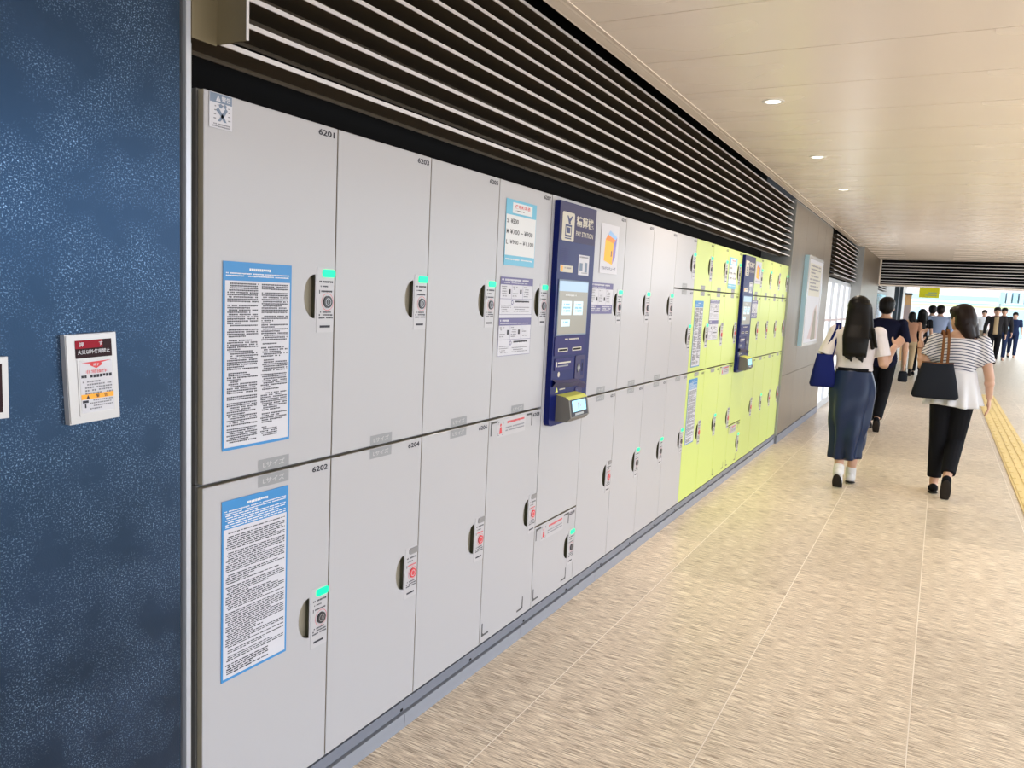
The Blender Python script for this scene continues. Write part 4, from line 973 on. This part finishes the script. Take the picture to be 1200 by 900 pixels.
# woman in white tee and navy satin skirt
w1 = person('woman walking in white tee and long navy satin skirt', (7.12, -0.872, 0), 0, 1.605,
    dict(head_yaw=-0.55, head_pitch=0.10, elL=V(-.06, .255, 1.035), wrL=V(.13, .27, .93), elR=V(-.02, -.225, 1.06), wrR=V(.15, -.285, 1.215), handR=(V(.5, -.35, .45), V(-.5, -.5, .6), V(-.2, .5, .5), .35),
         knR=V(.12, -.06, .47), anR=V(.14, -.045, .085), knL=V(.02, .055, .47), anL=V(-.12, .03, .135), ftL=V(.10, 0, -.11), ftR=V(.15, 0, -.03)),
    dict(top='tee_white', top_name='tee_shirt', sleeve=.72, flare=.014, hem=1.0, bottom=None, hair_style='long', hair_end=1.135, shoe='shoe_white', shoe_h=.05), voxel=.006)
sk = MB(); rings = []
for j in range(41):
    u = j / 40; z = 1.0 - u * 0.745
    ry = (.138 + .044 * math.sin(min(1, u / .28) * math.pi / 2) - .072 * max(0, (u - .30) / .70) ** 1.2); rx = ry * (.74 + .42 * u); ring = []
    for i in range(96):
        a = 2 * math.pi * i / 96; fold = u * .020 * math.sin(a * 7 + u * 3.0 + .6 * math.sin(3 * a)) + u * u * .016 * math.sin(a * 3 - 4.5 * u + 1.0)
        diag = .006 * math.sin(u * 16 + a * 2.5) * min(1, u * 2)
        zz = z + (-.020 * math.sin(a - .7) * u if u > .9 else 0)
        ring.append((-.01 - .02 * u + (rx + fold + diag) * math.cos(a), -.012 * u + (ry + fold + diag) * math.sin(a), zz))
    rings.append(ring)
sk.loft(rings[::-1], True); sk.build('skirt', 'satin_navy', w1, smooth=True)
MB().loft([oval(1.012, -.008, 0, .108, .141), oval(.985, -.008, 0, .108, .142)][::-1]).build('waistband', 'black_cloth', w1, smooth=True)
def tote(name, label, loc, rz, w, h, d, taper, mat_, strap_mat, straps, parts=None):
    t = thing(name, label, 'bag', loc, rz)
    b_ = MB(); rg = []
    for z, k, kd in ((0, .90, .75), (.02, 1.0, .95), (h * .5, 1 - (1 - taper) * .45, .95), (h * .93, taper, .62), (h, taper * .97, .50)):
        rg.append([(p[0], p[1], z + .10 * h * (abs(p[1]) / w) * (z / h)) for p in oval(0, 0, 0, d / 2 * kd, w / 2 * k, 32, 3.2)])
    b_.loft(rg); b_.build('body', mat_, t, smooth=True)
    MB().loft([[(p[0] * 1.02, p[1] * 1.02, p[2] - .022) for p in rg[-1]], [(p[0] * 1.04, p[1] * 1.03, p[2]) for p in rg[-1]]]).build('rim', strap_mat, t, smooth=True)
    for pts in straps:
        pts = [Vector(p) for p in pts]; q = MB(); rg2 = []
        for i, p in enumerate(pts):
            rg2.append([p + V(x, y, 0) for x, y in ((-.003, -.010), (.003, -.010), (.003, .010), (-.003, .010))])
        q.loft(rg2); q.build('strap', strap_mat, t)
    return t
tote('tote_bag', 'royal blue shoulder tote hanging by the satin skirt', (7.03, -0.645, 0.835), 0.25, .21, .27, .11, .62, 'bag_blue', 'bag_blue',
     [[(.0, .02, .25), (.0, -.03, .38), (.01, -.075, .50), (.06, -.085, .545), (.10, -.075, .50)], [(.0, -.055, .25), (.0, -.075, .38), (.01, -.10, .50), (.06, -.105, .545), (.10, -.10, .50)]])
# woman in striped top
w2 = person('woman walking in striped peplum top and black trousers', (7.33, -1.62, 0), 0, 1.575,
    dict(head_yaw=0.75, head_pitch=0.22, sw=.17, elL=V(-.02, .252, 1.085), wrL=V(.03, .285, 1.285), handL=(V(.15, .02, .35), V(.3, .9, .1), V(.2, -.9, .2), .7), elR=V(-.03, -.245, 1.04), wrR=V(.0, -.262, .86), handR=(V(.02, -.02, -.3), V(-.1, -1, 0), V(1, 0, 0), .35),
         knL=V(.04, .075, .48), anL=V(.03, .07, .082), ftL=V(.15, 0, -.03), knR=V(.04, -.055, .47), anR=V(-.20, -.02, .175), ftR=V(.085, .0, -.13)),
    dict(top='striped', top_name='striped_top', sleeve=.60, flare=.010, hem=1.0, dolman=True, wide_neck=True, bottom='black_cloth', waist=1.0, leg=.0, leg_end=.86, hair_style='bob', hair='hair_brown', shoe='black_cloth'), voxel=.006)
pp = MB(); rings = []
for j in range(17):
    u = j / 16; z = 1.045 - u * .285; ring = []
    for i in range(120):
        a = 2 * math.pi * i / 120; r = 1 + u * .085 * math.sin(11 * a + .8 * math.sin(2 * a)) * (.3 + u)
        ring.append((-.005 + (.108 + .070 * u) * r * math.cos(a), (.148 + .060 * u) * r * math.sin(a), z + .012 * math.sin(3 * a) * u))
    rings.append(ring)
pp.loft(rings[::-1], True); pp.build('peplum', 'peplum', w2, smooth=True)
MB().tube([w2.location * 0 + V(.018 + .032 * math.cos(a), .270 + .032 * math.sin(a), 1.205) for a in [i * math.pi / 8 for i in range(17)]], .0035, 6).build('bracelet', 'strap_brown', w2)
tote('tote_bag', 'black leather tote with brown straps beside the striped top', (7.14, -1.485, 0.815), 0.12, .345, .285, .13, .66, 'bag_black', 'strap_brown',
     [[(.0, -.025, .27), (.0, -.025, .38), (.03, -.028, .49), (.08, -.030, .535), (.15, -.030, .55), (.24, -.03, .50)], [(.0, -.068, .27), (.0, -.066, .38), (.03, -.064, .49), (.08, -.062, .545), (.15, -.062, .56), (.24, -.062, .50)]])
# man in navy tee
person('man walking in navy tee and black trousers', (10.75, -0.865, 0), 0, 1.655,
    dict(sw=.19, elR=V(-.06, -.245, 1.08), wrR=V(.05, -.25, .84), knL=V(.10, .08, .48), anL=V(.14, .075, .08), knR=V(.0, -.06, .47), anR=V(-.22, -.03, .16), ftR=V(.10, 0, -.11)),
    dict(top='navy_tee', top_name='tee_shirt', sleeve=.95, flare=.012, hem=.78, bottom='black_cloth', hair_style='short'), voxel=.007)
hb = thing('hand_bag', 'small dark bag hanging from the hand of the man in navy tee', 'bag', (10.80, -1.12, 0.63), 0.2)
MB().loft([oval(z, 0, 0, .035 * k, .055 * k, 20, 3) for z, k in ((0, .8), (.02, 1), (.10, .95), (.13, .7))]).build('body', 'bag_black', hb, smooth=True)
MB().tube([(0, -.03, .12), (0, -.025, .17), (0, 0, .19), (0, .025, .17), (0, .03, .12)], .004, 6).build('handle', 'khaki', hb)
# crowd
CR = 'people in the bright concourse beyond the beam'
def crowd(label, x, y, rz, H, top, bottom, hair='hair_black', style='short', sleeve=1.85, **k):
    fl_ = k.pop('flip', False); P = dict(sw=k.pop('sw', .18))
    if fl_: P.update(knL=V(-.02, .08, .47), anL=V(-.24, .075, .16), ftL=V(.11, 0, -.10), knR=V(.10, -.085, .48), anR=V(.12, -.08, .075), ftR=V(.15, 0, -.06))
    return person(label, (x, y, 0), rz, H, P, dict(top=top, bottom=bottom, hair=hair, hair_style=style, sleeve=sleeve, hem=.82, **k), CR, voxel=.011)
PI = math.pi
c1 = crowd('woman in black tee with white lettering on the back', 20.9, -1.06, 0, 1.58, 'black_cloth', 'black_cloth', style='long', sleeve=.6)
pr_ = MB()
for z, w_ in ((1.235, .05), (1.205, .22), (1.175, .18)): pr_.rect(-w_ / 2, w_ / 2, z, z + .018, 0, 0)
pr_.v = [(-.137, -p[0], p[2]) for p in pr_.v]; pr_.build('back_print', 'white_ink', c1)
crowd('man in light blue shirt and grey trousers seen from behind', 21.4, -1.43, 0, 1.68, 'ltblue', 'khaki', hair='hair_brown', flip=True, sw=.20)
crowd('person in white shirt just ahead of the light blue shirt', 23.0, -1.24, 0, 1.68, 'pale_shirt', 'khaki')
crowd('person in dark olive walking ahead of the striped top', 24.0, -1.72, 0, 1.66, 'olive', 'olive', hair='hair_brown')
crowd('woman in peach dress and dark bag near the door posts', 20.6, -0.86, 0, 1.50, 'peach', 'tan', style='bob', sleeve=.6)
crowd('man in dark jacket over tan shirt walking this way', 28.4, -2.95, PI, 1.76, 'jacket', 'black_cloth', hair='hair_brown', open_front='tan', flip=True, sw=.20)
crowd('man in dark shirt close behind the jacketed man', 31.5, -3.32, PI, 1.78, 'jacket', 'denim', sw=.19)
crowd('man in denim overalls with pale sleeves walking this way', 34.0, -3.82, PI, 1.66, 'denim', 'denim', sleeve=.8)
crowd('person in pale shirt behind the striped top woman', 36.0, -2.92, PI, 1.70, 'pale_shirt', 'khaki', sleeve=.8)
flush_fused()
